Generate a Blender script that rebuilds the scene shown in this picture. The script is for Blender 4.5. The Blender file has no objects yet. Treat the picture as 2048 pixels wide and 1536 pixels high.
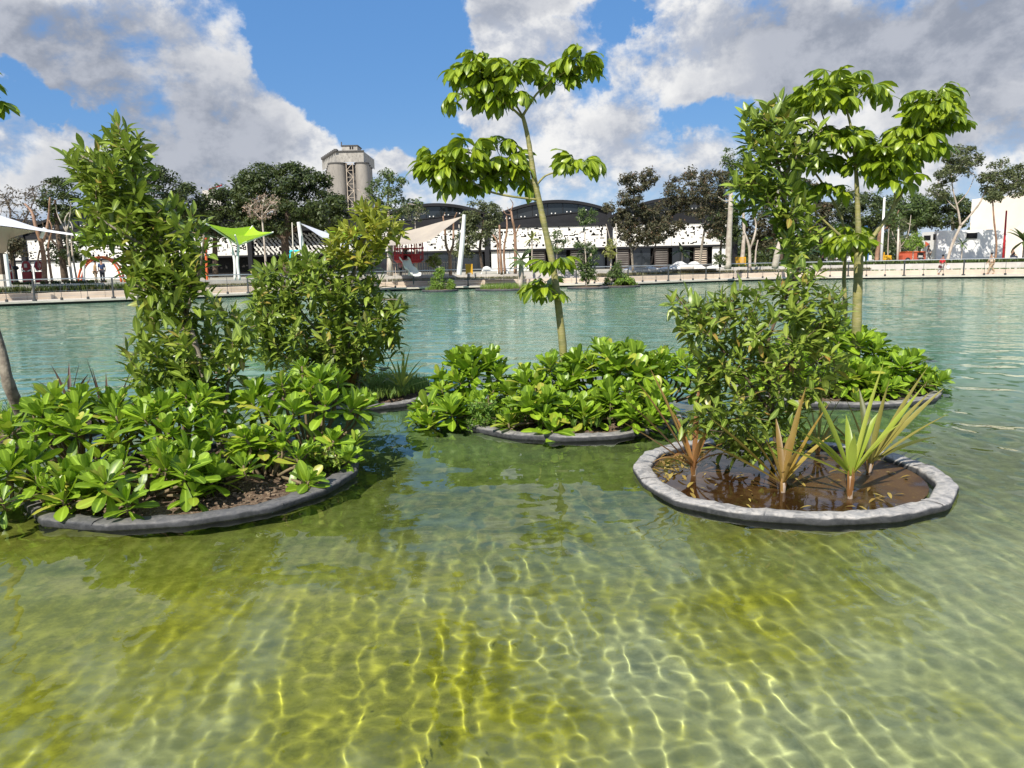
import bpy, math, random
import numpy as np
from mathutils import Vector, Matrix

random.seed(7)
rng = np.random.default_rng(11)
R = math.radians
SC = bpy.context.scene
COL = SC.collection

# ------------------------------------------------------------------ camera
FPX, CAM_H, PITCH, ROLL = 1538.0, 1.75, R(8.74), R(-1.2)
cam = bpy.data.cameras.new('camera')
cam_ob = bpy.data.objects.new('camera', cam)
COL.objects.link(cam_ob)
SC.camera = cam_ob
CM = Matrix.Rotation(math.pi / 2 - PITCH, 3, 'X') @ Matrix.Rotation(ROLL, 3, 'Z')
cam_ob.matrix_world = Matrix.Translation((0, 0, CAM_H)) @ CM.to_4x4()
cam.sensor_width = 36
cam.lens = 36 * FPX / 2048
cam.clip_start = 0.05
cam.clip_end = 3000

# ------------------------------------------------------------------ sun and sky
SUN_EL = R(44)
SUN_AZ = R(205)                       # clockwise from +Y: behind the viewer, towards the left
SUN_DIR = Vector((math.sin(SUN_AZ) * math.cos(SUN_EL), math.cos(SUN_AZ) * math.cos(SUN_EL), math.sin(SUN_EL)))
sun = bpy.data.lights.new('sun', 'SUN')
sun_ob = bpy.data.objects.new('sun', sun)
COL.objects.link(sun_ob)
sun.energy = 5.0
sun.angle = R(0.5)
sun.color = (1.0, 0.95, 0.86)
sun_ob.location = (0, 0, 60)
sun_ob.rotation_euler = SUN_DIR.to_track_quat('Z', 'Y').to_euler()
sun.cycles.is_caustics_light = True

SC.view_settings.view_transform = 'Standard'
SC.view_settings.look = 'None'
SC.view_settings.gamma = 1
SC.view_settings.use_curve_mapping = False
SC.view_settings.exposure = 0.32
SC.cycles.max_bounces = 10
SC.cycles.transmission_bounces = 8
SC.cycles.transparent_max_bounces = 8
SC.cycles.caustics_refractive = True
SC.cycles.caustics_reflective = False
SC.cycles.blur_glossy = 0.3
SC.cycles.sample_clamp_indirect = 6

SKY_STRENGTH = 0.08
world = bpy.data.worlds.new('World')
SC.world = world
world.use_nodes = True
WT = world.node_tree


class NT:
    """small wrapper for building node trees"""

    def __init__(self, tree):
        self.t = tree

    def n(self, typ, ins=None, **attrs):
        nd = self.t.nodes.new(typ)
        for k, v in attrs.items():
            setattr(nd, k, v)
        for k, v in (ins or {}).items():
            self.put(nd.inputs[k], v)
        return nd

    def put(self, sock, v):
        if isinstance(v, bpy.types.NodeSocket):
            self.t.links.new(v, sock)
        elif hasattr(sock.default_value, '__len__') and not isinstance(v, str):
            v = tuple(v)
            if len(sock.default_value) == 4 and len(v) == 3:
                v = v + (1.0,)
            sock.default_value = v
        else:
            sock.default_value = v

    def math(self, op, a, b=0.0, c=None, clamp=False):
        nd = self.n('ShaderNodeMath', operation=op, use_clamp=clamp)
        self.put(nd.inputs[0], a)
        self.put(nd.inputs[1], b)
        if c is not None:
            self.put(nd.inputs[2], c)
        return nd.outputs[0]

    def vm(self, op, a, b=(0, 0, 0), out=0):
        nd = self.n('ShaderNodeVectorMath', operation=op)
        self.put(nd.inputs[0], a)
        self.put(nd.inputs[1], b)
        return nd.outputs[out]

    def step(self, x, lo, hi):
        nd = self.n('ShaderNodeMapRange', interpolation_type='SMOOTHSTEP', clamp=True)
        self.put(nd.inputs['Value'], x)
        nd.inputs['From Min'].default_value = lo
        nd.inputs['From Max'].default_value = hi
        return nd.outputs['Result']

    def mix(self, fac, a, b, blend='MIX'):
        nd = self.n('ShaderNodeMix', data_type='RGBA', blend_type=blend)
        nd.clamp_factor = True
        self.put(nd.inputs[0], fac)
        self.put(nd.inputs[6], a)
        self.put(nd.inputs[7], b)
        return nd.outputs[2]

    def noise(self, vec, scale, detail=4, rough=0.55, dist=0.0, lac=2.0):
        nd = self.n('ShaderNodeTexNoise', {'Scale': scale, 'Detail': detail, 'Roughness': rough, 'Distortion': dist, 'Lacunarity': lac})
        if vec is not None:
            self.put(nd.inputs['Vector'], vec)
        return nd.outputs[0]


def build_sky():
    w = NT(WT)
    sky = w.n('ShaderNodeTexSky', sky_type='NISHITA', sun_disc=False)
    sky.sun_elevation = SUN_EL
    sky.sun_rotation = SUN_AZ
    sky.air_density = 1.1
    sky.dust_density = 0.25
    sky.ozone_density = 2.2
    d = w.n('ShaderNodeTexCoord').outputs['Generated']
    sep = w.n('ShaderNodeSeparateXYZ', {0: d})
    az = w.math('ARCTAN2', sep.outputs[0], sep.outputs[1])
    el = w.math('ARCSINE', sep.outputs[2])
    # the blue deepens upwards
    hs = w.n('ShaderNodeHueSaturation', {'Saturation': 1.28, 'Value': 0.84, 'Color': sky.outputs[0]})
    blue = w.mix(0.5, hs.outputs[0], (1.7, 4.1, 9.2))
    # cloud field: where it is thick (+) or clear (-) in azimuth and elevation
    def spots(rows):
        out = []
        for px, py, rx, ry, wt in rows:
            v = (CM @ Vector(((px - 1024) / FPX, (768 - py) / FPX, -1.0))).normalized()
            out.append((math.atan2(v.x, v.y), math.asin(v.z), rx / 1620, ry / 1620, wt))
        return out

    blobs = spots([
        (180, 130, 330, 190, 0.30), (430, 60, 120, 90, 0.30), (490, 190, 140, 90, 0.36), (250, 330, 400, 110, 0.40), (570, 245, 80, 60, 0.25), (690, 215, 55, 35, 0.36), (620, 295, 70, 60, 0.40),
        (1035, 95, 90, 80, 0.55), (1000, 210, 130, 80, 0.35), (1130, 300, 260, 110, 0.45), (800, 335, 60, 35, 0.45), (1080, 5, 150, 40, 0.40),
        (1390, 90, 130, 120, 0.5), (1780, 100, 430, 150, 0.75), (1900, 300, 300, 110, 0.40), (1500, 330, 200, 60, 0.35),
        (720, 90, 180, 190, -1.3), (890, 60, 110, 130, -1.0), (840, 215, 100, 110, -0.9), (590, 20, 70, 60, -0.4),
        (20, 205, 60, 45, -0.95), (170, 212, 70, 20, -0.45), (1215, 75, 70, 55, -0.6), (1425, 235, 70, 40, -0.5), (1190, 160, 40, 30, -0.4)])
    greys = spots([(330, 170, 330, 170, 0.38), (40, 70, 200, 100, 0.5), (300, 340, 280, 80, 0.5), (420, 250, 130, 70, 0.30), (200, 200, 140, 50, 0.25), (1800, 80, 430, 120, 0.8), (1960, 230, 220, 80, 0.45), (1060, 10, 110, 40, 0.3), (1500, 200, 170, 40, 0.3), (1250, 260, 120, 40, 0.2)])
    azel = w.n('ShaderNodeCombineXYZ', {0: az, 1: el}).outputs[0]
    wob = w.n('ShaderNodeTexNoise', {'Vector': d, 'Scale': 8.0, 'Detail': 6.0, 'Roughness': 0.6})
    azel = w.vm('ADD', azel, w.vm('MULTIPLY', w.vm('SUBTRACT', wob.outputs['Color'], (0.5, 0.5, 0.5)), (0.22, 0.15, 0)))
    total = 0.06
    for a0, e0, ra, re, wt in blobs:
        q = w.vm('MULTIPLY', w.vm('SUBTRACT', azel, (a0, e0, 0)), (1 / ra, 1 / re, 0))
        r2 = w.vm('DOT_PRODUCT', q, q, out=1)
        f = w.math('MAXIMUM', w.math('SUBTRACT', 1.0, r2), 0.0)
        total = w.math('MULTIPLY_ADD', f, wt, total)

    grey_total = 0.0
    for a0, e0, ra, re, wt in greys:
        q = w.vm('MULTIPLY', w.vm('SUBTRACT', azel, (a0, e0, 0)), (1 / ra, 1 / re, 0))
        f = w.math('MAXIMUM', w.math('SUBTRACT', 1.0, w.vm('DOT_PRODUCT', q, q, out=1)), 0.0)
        grey_total = w.math('MULTIPLY_ADD', f, wt, grey_total)

    def field(vec, det):
        v = w.vm('MULTIPLY', vec, (1.0, 1.0, 1.3))
        n1 = w.noise(v, 6.2, det, 0.58, 0.3, 2.1)
        n2 = w.noise(v, 17.0, 7, 0.62, 0.15)
        return w.math('MULTIPLY_ADD', w.math('SUBTRACT', n2, 0.5), 0.55, w.math('SUBTRACT', n1, 0.5))

    n_here = field(d, 9)
    n_up = field(w.vm('ADD', d, (-0.022, -0.01, 0.034)), 8)
    n_up2 = field(w.vm('ADD', d, (-0.008, -0.004, 0.012)), 9)
    dens = w.math('ADD', w.math('MULTIPLY', n_here, 2.1), total)
    alpha = w.step(dens, -0.10, 0.42)
    rel = w.math('ADD', w.math('SUBTRACT', n_here, n_up), w.math('MULTIPLY', w.math('SUBTRACT', n_here, n_up2), 0.85))
    lit = w.step(rel, -0.20, 0.22)
    thick = w.step(w.math('ADD', grey_total, w.math('MULTIPLY', n_here, 0.9)), -0.05, 0.6)
    white = w.mix(lit, (4.9, 5.3, 6.2), (9.6, 9.5, 9.3))
    grey = w.mix(lit, (3.1, 3.4, 4.1), (5.0, 5.25, 5.9))
    cloud = w.mix(thick, white, grey)
    low = w.step(el, 0.0, 0.16)
    blue2 = w.mix(low, w.mix(0.45, blue, (6.6, 7.6, 9.0)), blue)
    col = w.mix(w.math('MULTIPLY', alpha, 0.97), blue2, cloud)
    col = w.mix(w.step(el, -0.03, 0.02), (3.0, 3.1, 3.2), col)
    bg = WT.nodes['Background']
    WT.links.new(col, bg.inputs[0])
    bg.inputs[1].default_value = SKY_STRENGTH


build_sky()

# ------------------------------------------------------------------ helpers


def ray(x, y):
    return CM @ Vector(((x - 1024) / FPX, (768 - y) / FPX, -1.0))


def G(x, y, z=0.0):
    d = ray(x, y)
    return Vector((0, 0, CAM_H)) + d * ((z - CAM_H) / d.z)


def P(x, y, Y):
    d = ray(x, y)
    return Vector((0, 0, CAM_H)) + d * (Y / d.y)


def FZ(px, py, Y, z):
    """point at depth Y under photo column px, set down on height z"""
    p = P(px, py, Y)
    return Vector((p.x, Y, z))


def mk_mat(name):
    m = bpy.data.materials.new(name)
    m.use_nodes = True
    m.node_tree.nodes.clear()
    return m, NT(m.node_tree)


def fin(t, shader):
    o = t.n('ShaderNodeOutputMaterial')
    t.t.links.new(shader, o.inputs[0])


def surf(name, c1, c2=None, scale=3.0, rough=0.7, metal=0.0, bump=0.0, bscale=20.0, c3=None, streak=None, coat=0.0, spec=0.5):
    m, t = mk_mat(name)
    co = t.n('ShaderNodeTexCoord').outputs['Object']
    if streak:
        co = t.vm('MULTIPLY', co, streak)
    col = c1
    if c2 is not None:
        col = t.mix(t.step(t.noise(co, scale, 6, 0.6), 0.35, 0.65), c1, c2)
        if c3 is not None:
            col = t.mix(t.math('MULTIPLY', t.step(t.noise(co, scale * 3.7, 5, 0.65), 0.5, 0.72), 0.8), col, c3)
    b = t.n('ShaderNodeBsdfPrincipled', {'Base Color': col, 'Roughness': rough, 'Metallic': metal, 'Coat Weight': coat, 'Specular IOR Level': spec})
    if bump:
        bp = t.n('ShaderNodeBump', {'Strength': bump, 'Distance': 0.02, 'Height': t.noise(co, bscale, 5, 0.6)})
        t.t.links.new(bp.outputs[0], b.inputs['Normal'])
    fin(t, b.outputs[0])
    return m


def leaf_mat(name, dark, mid, light, rough=0.35, trans=0.3, odd=None, odd_at=0.97, vein=True, spec=0.5):
    m, t = mk_mat(name)
    oi = t.n('ShaderNodeObjectInfo').outputs['Random']
    geo = t.n('ShaderNodeNewGeometry')
    isl = geo.outputs['Random Per Island']
    r = t.math('FRACT', t.math('ADD', oi, isl))
    ramp = t.n('ShaderNodeValToRGB', {0: r})
    e = ramp.color_ramp.elements
    e[0].position, e[0].color = 0.0, (*dark, 1)
    e[1].position, e[1].color = 0.9, (*light, 1)
    k = e.new(0.5)
    k.color = (*mid, 1)
    if odd:
        k = e.new(odd_at)
        k.color = (*odd, 1)
    col = ramp.outputs[0]
    nz = t.noise(t.n('ShaderNodeTexCoord').outputs['Object'], 6.0, 3, 0.5)
    col = t.mix(t.math('MULTIPLY', t.step(nz, 0.35, 0.75), 0.35), col, light)
    back = t.mix(0.45, col, tuple(min(1, c * 1.2 + 0.05) for c in mid))
    col2 = t.mix(geo.outputs['Backfacing'], col, back)
    rib = t.n('ShaderNodeAttribute', attribute_name='rib').outputs['Fac']
    ribf = t.math('MULTIPLY', t.step(rib, 0.72, 0.97), 0.6)
    col2 = t.mix(ribf, col2, tuple(min(1, c * 1.5 + 0.03) for c in light))
    col2 = t.mix(t.math('MULTIPLY', t.step(t.math('SUBTRACT', 1.0, rib), 0.75, 1.0), 0.25), col2, dark)
    b = t.n('ShaderNodeBsdfPrincipled', {'Base Color': col2, 'Roughness': t.math('MULTIPLY_ADD', nz, 0.3, rough - 0.12), 'Specular IOR Level': spec})
    tr = t.n('ShaderNodeBsdfTranslucent', {'Color': t.mix(0.5, col, tuple(min(1, c * 1.7) for c in light))})
    mx = t.n('ShaderNodeMixShader', {0: trans})
    t.t.links.new(b.outputs[0], mx.inputs[1])
    t.t.links.new(tr.outputs[0], mx.inputs[2])
    fin(t, mx.outputs[0])
    return m


class MB:
    """collects geometry in world (or local) coordinates"""

    def __init__(self):
        self.v, self.f = [], []

    def add(self, vs, fs):
        o = len(self.v)
        self.v.extend([tuple(p) for p in vs])
        self.f.extend([tuple(i + o for i in f) for f in fs])
        return self

    def box(self, c, s, rot=None):
        h = [x / 2 for x in s]
        vs = [Vector((sx * h[0], sy * h[1], sz * h[2])) for sx in (-1, 1) for sy in (-1, 1) for sz in (-1, 1)]
        if rot is not None:
            vs = [rot @ v for v in vs]
        vs = [v + Vector(c) for v in vs]
        return self.add(vs, [(0, 1, 3, 2), (4, 6, 7, 5), (0, 4, 5, 1), (2, 3, 7, 6), (0, 2, 6, 4), (1, 5, 7, 3)])

    def tube(self, pts, rad, n=6, cap=True):
        pts = [Vector(p) for p in pts]
        if not hasattr(rad, '__len__'):
            rad = [rad] * len(pts)
        rings = []
        prev = None
        for i, p in enumerate(pts):
            d = (pts[min(i + 1, len(pts) - 1)] - pts[max(i - 1, 0)])
            if d.length < 1e-9:
                d = Vector((0, 0, 1))
            d.normalize()
            if prev is None:
                a = d.orthogonal().normalized()
            else:
                a = (prev - d * prev.dot(d))
                a = a.normalized() if a.length > 1e-6 else d.orthogonal().normalized()
            prev = a
            b = d.cross(a)
            rings.append([p + (a * math.cos(2 * math.pi * k / n) + b * math.sin(2 * math.pi * k / n)) * rad[i] for k in range(n)])
        o = len(self.v)
        for r in rings:
            self.v.extend([tuple(q) for q in r])
        for i in range(len(rings) - 1):
            for k in range(n):
                k2 = (k + 1) % n
                self.f.append((o + i * n + k, o + i * n + k2, o + (i + 1) * n + k2, o + (i + 1) * n + k))
        if cap:
            self.f.append(tuple(o + k for k in reversed(range(n))))
            self.f.append(tuple(o + (len(rings) - 1) * n + k for k in range(n)))
        return self

    def lathe(self, c, prof, n=20, a0=0.0, a1=2 * math.pi):
        c = Vector(c)
        full = abs(a1 - a0 - 2 * math.pi) < 1e-6
        m = n if full else n + 1
        o = len(self.v)
        for k in range(m):
            a = a0 + (a1 - a0) * k / n
            for r, z in prof:
                self.v.append(tuple(c + Vector((r * math.cos(a), r * math.sin(a), z))))
        L = len(prof)
        for k in range(n):
            k2 = (k + 1) % m
            for j in range(L - 1):
                self.f.append((o + k * L + j, o + k2 * L + j, o + k2 * L + j + 1, o + k * L + j + 1))
        return self

    def ball(self, c, r, n=8, m=6):
        if not hasattr(r, '__len__'):
            r = (r, r, r)
        c = Vector(c)
        o = len(self.v)
        for j in range(1, m):
            th = math.pi * j / m
            for k in range(n):
                a = 2 * math.pi * k / n
                self.v.append((c.x + r[0] * math.sin(th) * math.cos(a), c.y + r[1] * math.sin(th) * math.sin(a), c.z + r[2] * math.cos(th)))
        t = len(self.v)
        self.v.append((c.x, c.y, c.z + r[2]))
        self.v.append((c.x, c.y, c.z - r[2]))
        for j in range(m - 2):
            for k in range(n):
                k2 = (k + 1) % n
                self.f.append((o + j * n + k, o + (j + 1) * n + k, o + (j + 1) * n + k2, o + j * n + k2))
        for k in range(n):
            k2 = (k + 1) % n
            self.f.append((t, o + k, o + k2))
            self.f.append((t + 1, o + (m - 2) * n + k2, o + (m - 2) * n + k))
        return self

    def sheet(self, grid, thick=0.0):
        """grid[i][j] of points -> quads; thick adds a second face below"""
        ni, nj = len(grid), len(grid[0])
        vs = [Vector(p) for row in grid for p in row]
        fs = [(i * nj + j, i * nj + j + 1, (i + 1) * nj + j + 1, (i + 1) * nj + j) for i in range(ni - 1) for j in range(nj - 1)]
        self.add(vs, fs)
        if thick:
            self.add([v - Vector((0, 0, thick)) for v in vs], [tuple(reversed(f)) for f in fs])
            ring = [(0, j) for j in range(nj)] + [(i, nj - 1) for i in range(1, ni)] + [(ni - 1, j) for j in range(nj - 2, -1, -1)] + [(i, 0) for i in range(ni - 2, 0, -1)]
            q = [vs[i * nj + j] for i, j in ring]
            m = len(q)
            self.add(q + [v - Vector((0, 0, thick)) for v in q], [(k, (k + 1) % m, m + (k + 1) % m, m + k) for k in range(m)])
        return self

    def build(self, name, mat, parent=None, smooth=False, local=False):
        off = Vector((0, 0, 0))
        q = parent
        while q is not None and not local:
            off += q.location
            q = q.parent
        me = bpy.data.meshes.new(name)
        me.from_pydata([(x - off.x, y - off.y, z - off.z) for x, y, z in self.v], [], self.f)
        if mat is not None:
            me.materials.append(mat)
        if smooth:
            me.polygons.foreach_set('use_smooth', [True] * len(me.polygons))
        me.update()
        o = bpy.data.objects.new(name, me)
        COL.objects.link(o)
        o.parent = parent
        return o


def np_mesh(name, V, F, mat=None, smooth=False, rib=None):
    """fast mesh from numpy arrays; F is (n,k) faces of equal size"""
    me = bpy.data.meshes.new(name)
    me.vertices.add(len(V))
    me.vertices.foreach_set('co', np.ascontiguousarray(V, dtype=np.float32).ravel())
    k = F.shape[1]
    me.loops.add(F.size)
    me.loops.foreach_set('vertex_index', np.ascontiguousarray(F, dtype=np.int32).ravel())
    me.polygons.add(len(F))
    me.polygons.foreach_set('loop_start', np.arange(0, F.size, k, dtype=np.int32))
    if smooth:
        me.polygons.foreach_set('use_smooth', np.ones(len(F), dtype=bool))
    if mat is not None:
        me.materials.append(mat)
    me.update(calc_edges=True)
    if rib is not None:
        at = me.attributes.new('rib', 'FLOAT', 'POINT')
        at.data.foreach_set('value', np.ascontiguousarray(rib, dtype=np.float32))
    return me


def link(name, me, parent=None):
    o = bpy.data.objects.new(name, me)
    COL.objects.link(o)
    o.parent = parent
    return o


def tag(o, label=None, cat=None, group=None, kind=None):
    if label:
        o['label'] = label
    if cat:
        o['category'] = cat
    if group:
        o['group'] = group
    if kind:
        o['kind'] = kind
    return o


def thing(name, label, cat, loc, group=None):
    o = bpy.data.objects.new(name, None)
    o.empty_display_size = 0.2
    COL.objects.link(o)
    o.location = loc
    return tag(o, label, cat, group)


# ------------------------------------------------------------------ materials
M = {}
M['bark_grey'] = surf('bark_grey', (0.30, 0.26, 0.20), (0.16, 0.13, 0.10), 9, 0.85, bump=0.5, bscale=30)
M['bark_green'] = surf('bark_green', (0.31, 0.28, 0.09), (0.19, 0.19, 0.07), 2.2, 0.6, bump=0.35, bscale=9, c3=(0.40, 0.34, 0.22), streak=(1.2, 1.2, 5))
M['bark_brown'] = surf('bark_brown', (0.13, 0.09, 0.06), (0.07, 0.05, 0.035), 8, 0.9, bump=0.4, bscale=25)
M['bark_red'] = surf('bark_red', (0.34, 0.19, 0.11), (0.20, 0.11, 0.07), 2.5, 0.6, c3=(0.42, 0.28, 0.18))
M['bark_pale'] = surf('bark_pale', (0.52, 0.45, 0.37), (0.36, 0.29, 0.23), 2.5, 0.8)
M['twig'] = surf('twig', (0.24, 0.17, 0.10), (0.15, 0.12, 0.06), 20, 0.8)
M['twig_green'] = surf('twig_green', (0.20, 0.22, 0.08), (0.14, 0.13, 0.06), 20, 0.6)
M['twig_pale'] = surf('twig_pale', (0.45, 0.36, 0.28), (0.32, 0.25, 0.19), 5, 0.8)
M['scaevola'] = leaf_mat('scaevola_leaf', (0.075, 0.150, 0.008), (0.165, 0.275, 0.012), (0.300, 0.440, 0.028), 0.36, 0.25, odd=(0.46, 0.42, 0.07), odd_at=0.95)
M['lance'] = leaf_mat('buttonwood_leaf', (0.080, 0.130, 0.014), (0.150, 0.220, 0.024), (0.285, 0.370, 0.050), 0.33, 0.24, odd=(0.34, 0.22, 0.06), odd_at=0.985)
M['lance_yellow'] = leaf_mat('yellowish_leaf', (0.12, 0.165, 0.016), (0.23, 0.28, 0.026), (0.42, 0.43, 0.06), 0.36, 0.32, odd=(0.55, 0.36, 0.07), odd_at=0.97)
M['lance_olive'] = leaf_mat('olive_leaf', (0.075, 0.125, 0.014), (0.150, 0.230, 0.022), (0.29, 0.36, 0.055), 0.32, 0.25, odd=(0.36, 0.18, 0.05), odd_at=0.995)
M['palmate'] = leaf_mat('palmate_leaf', (0.070, 0.125, 0.008), (0.150, 0.230, 0.010), (0.290, 0.370, 0.018), 0.33, 0.27)
M['fine'] = leaf_mat('fine_leaf', (0.08, 0.17, 0.02), (0.14, 0.26, 0.035), (0.22, 0.34, 0.06), 0.5, 0.3)
M['grass'] = leaf_mat('grass_blade', (0.10, 0.19, 0.025), (0.17, 0.27, 0.04), (0.26, 0.34, 0.07), 0.6, 0.3)
M['grass_dull'] = leaf_mat('dry_grass_blade', (0.10, 0.13, 0.05), (0.19, 0.18, 0.09), (0.30, 0.24, 0.14), 0.7, 0.25)
M['strap_lime'] = leaf_mat('strap_leaf_lime', (0.22, 0.32, 0.03), (0.36, 0.43, 0.05), (0.52, 0.54, 0.11), 0.38, 0.35)
M['strap_red'] = leaf_mat('strap_leaf_red', (0.17, 0.075, 0.03), (0.38, 0.18, 0.06), (0.52, 0.34, 0.11), 0.42, 0.3)
M['strap_gold'] = leaf_mat('strap_leaf_gold', (0.22, 0.13, 0.04), (0.44, 0.30, 0.06), (0.54, 0.44, 0.11), 0.40, 0.3)
M['strap_olive'] = leaf_mat('strap_leaf_olive', (0.07, 0.09, 0.025), (0.20, 0.19, 0.05), (0.44, 0.38, 0.09), 0.42, 0.28)
M['strap_dark'] = leaf_mat('strap_leaf_dark', (0.05, 0.025, 0.022), (0.10, 0.055, 0.04), (0.17, 0.10, 0.07), 0.4, 0.15)
M['far_dark'] = leaf_mat('far_leaf_dark', (0.022, 0.038, 0.008), (0.046, 0.070, 0.013), (0.098, 0.128, 0.024), 0.5, 0.2)
M['far_green'] = leaf_mat('far_leaf_green', (0.042, 0.072, 0.016), (0.078, 0.125, 0.026), (0.135, 0.185, 0.040), 0.5, 0.2)
M['far_olive'] = leaf_mat('far_leaf_olive', (0.05, 0.065, 0.02), (0.085, 0.105, 0.032), (0.15, 0.165, 0.055), 0.55, 0.2)
M['far_brown'] = leaf_mat('far_leaf_brown', (0.036, 0.044, 0.016), (0.072, 0.072, 0.028), (0.125, 0.095, 0.045), 0.6, 0.2, odd=(0.17, 0.09, 0.05), odd_at=0.93)
M['far_bright'] = leaf_mat('far_leaf_bright', (0.10, 0.18, 0.02), (0.17, 0.28, 0.03), (0.26, 0.36, 0.05), 0.5, 0.25)
M['far_yellow'] = leaf_mat('far_leaf_yellow', (0.16, 0.19, 0.04), (0.26, 0.28, 0.06), (0.36, 0.36, 0.10), 0.5, 0.25)
M['far_pink'] = leaf_mat('far_leaf_dry', (0.26, 0.17, 0.11), (0.38, 0.26, 0.18), (0.48, 0.36, 0.26), 0.7, 0.2)
M['far_twig'] = leaf_mat('far_leaf_twiggy', (0.05, 0.045, 0.03), (0.10, 0.085, 0.055), (0.16, 0.13, 0.09), 0.7, 0.1)
M['soil'] = surf('soil', (0.085, 0.050, 0.030), (0.16, 0.105, 0.065), 14, 0.95, bump=1.0, bscale=45, c3=(0.36, 0.29, 0.20))
M['concrete'] = surf('pale_concrete', (0.62, 0.56, 0.47), (0.52, 0.46, 0.38), 0.6, 0.85, bump=0.1, bscale=8, c3=(0.68, 0.63, 0.55))
M['concrete_beige'] = surf('beige_concrete', (0.60, 0.50, 0.39), (0.50, 0.41, 0.32), 0.7, 0.85, bump=0.1, bscale=8)
M['concrete_grey'] = surf('grey_concrete', (0.60, 0.56, 0.50), (0.47, 0.43, 0.38), 0.5, 0.9, bump=0.2, bscale=6, c3=(0.66, 0.62, 0.55))
M['dark_edge'] = surf('dark_edge', (0.035, 0.035, 0.035), (0.06, 0.055, 0.05), 2, 0.8)
M['terrace'] = surf('terrace_paving', (0.46, 0.41, 0.34), (0.33, 0.31, 0.22), 0.12, 0.9, bump=0.1, c3=(0.12, 0.16, 0.06))
M['white'] = surf('white_paint', (0.80, 0.79, 0.76), (0.74, 0.72, 0.68), 0.6, 0.6)
M['white_screen'] = surf('white_screen', (0.80, 0.77, 0.71), (0.72, 0.69, 0.63), 0.8, 0.7)
M['beige_wall'] = surf('beige_render', (0.74, 0.66, 0.55), (0.68, 0.60, 0.50), 0.35, 0.9)
M['membrane'] = surf('white_membrane', (0.80, 0.79, 0.80), (0.74, 0.73, 0.73), 0.5, 0.5)
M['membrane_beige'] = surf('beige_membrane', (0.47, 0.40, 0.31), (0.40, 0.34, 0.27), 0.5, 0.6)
M['black'] = surf('black_metal', (0.010, 0.010, 0.012), (0.015, 0.015, 0.018), 0.6, 0.6, spec=0.3)
M['near_black'] = surf('dark_interior', (0.010, 0.009, 0.009), None, rough=0.8)
M['roof'] = surf('dark_roof', (0.012, 0.012, 0.014), (0.018, 0.018, 0.021), 0.4, 0.7, spec=0.25)
M['brown_door'] = surf('brown_door', (0.06, 0.045, 0.038), (0.045, 0.033, 0.028), 1.0, 0.6)
M['steel'] = surf('steel', (0.55, 0.55, 0.54), None, rough=0.35, metal=0.8)
M['post'] = surf('dark_post', (0.05, 0.052, 0.055), None, rough=0.5)
M['red'] = surf('red_paint', (0.55, 0.02, 0.025), (0.45, 0.02, 0.025), 1.5, 0.45)
M['dark_red'] = surf('dark_red_paint', (0.26, 0.008, 0.016), None, rough=0.5)
M['orange'] = surf('orange_paint', (0.66, 0.13, 0.03), (0.58, 0.10, 0.03), 1.0, 0.45)
M['cart_red'] = surf('faded_red_paint', (0.52, 0.10, 0.045), (0.44, 0.085, 0.04), 1.5, 0.55)
M['yellow'] = surf('yellow_paint', (0.78, 0.42, 0.02), (0.70, 0.36, 0.02), 1.0, 0.5)
M['blue'] = surf('blue_paint', (0.06, 0.16, 0.38), None, rough=0.5)
M['cyan'] = surf('cyan_paint', (0.03, 0.55, 0.66), None, rough=0.5)
M['tyre'] = surf('tyre', (0.02, 0.02, 0.02), None, rough=0.85)
M['silo'] = surf('silo_concrete', (0.33, 0.30, 0.26), (0.26, 0.235, 0.205), 0.35, 0.9, bump=0.15, bscale=3, c3=(0.20, 0.18, 0.16), streak=(1, 1, 0.22))
M['silo_head'] = surf('silo_head_concrete', (0.45, 0.42, 0.37), (0.32, 0.295, 0.26), 0.55, 0.9, c3=(0.10, 0.095, 0.09), streak=(1, 1, 0.45))
M['silo_dark'] = surf('silo_band', (0.09, 0.085, 0.08), None, rough=0.9)


def lime_mat():
    m, t = mk_mat('lime_membrane')
    b = t.n('ShaderNodeBsdfPrincipled', {'Base Color': (0.45, 0.72, 0.03), 'Roughness': 0.5})
    tr = t.n('ShaderNodeBsdfTranslucent', {'Color': (0.55, 0.80, 0.04)})
    mx = t.n('ShaderNodeMixShader', {0: 0.35})
    t.t.links.new(b.outputs[0], mx.inputs[1])
    t.t.links.new(tr.outputs[0], mx.inputs[2])
    fin(t, mx.outputs[0])
    return m


M['lime'] = lime_mat()


def glass_mat():
    m, t = mk_mat('dark_glazing')
    b = t.n('ShaderNodeBsdfPrincipled', {'Base Color': (0.02, 0.024, 0.028), 'Roughness': 0.04, 'Specular IOR Level': 0.6})
    fin(t, b.outputs[0])
    return m


M['glazing'] = glass_mat()


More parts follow.
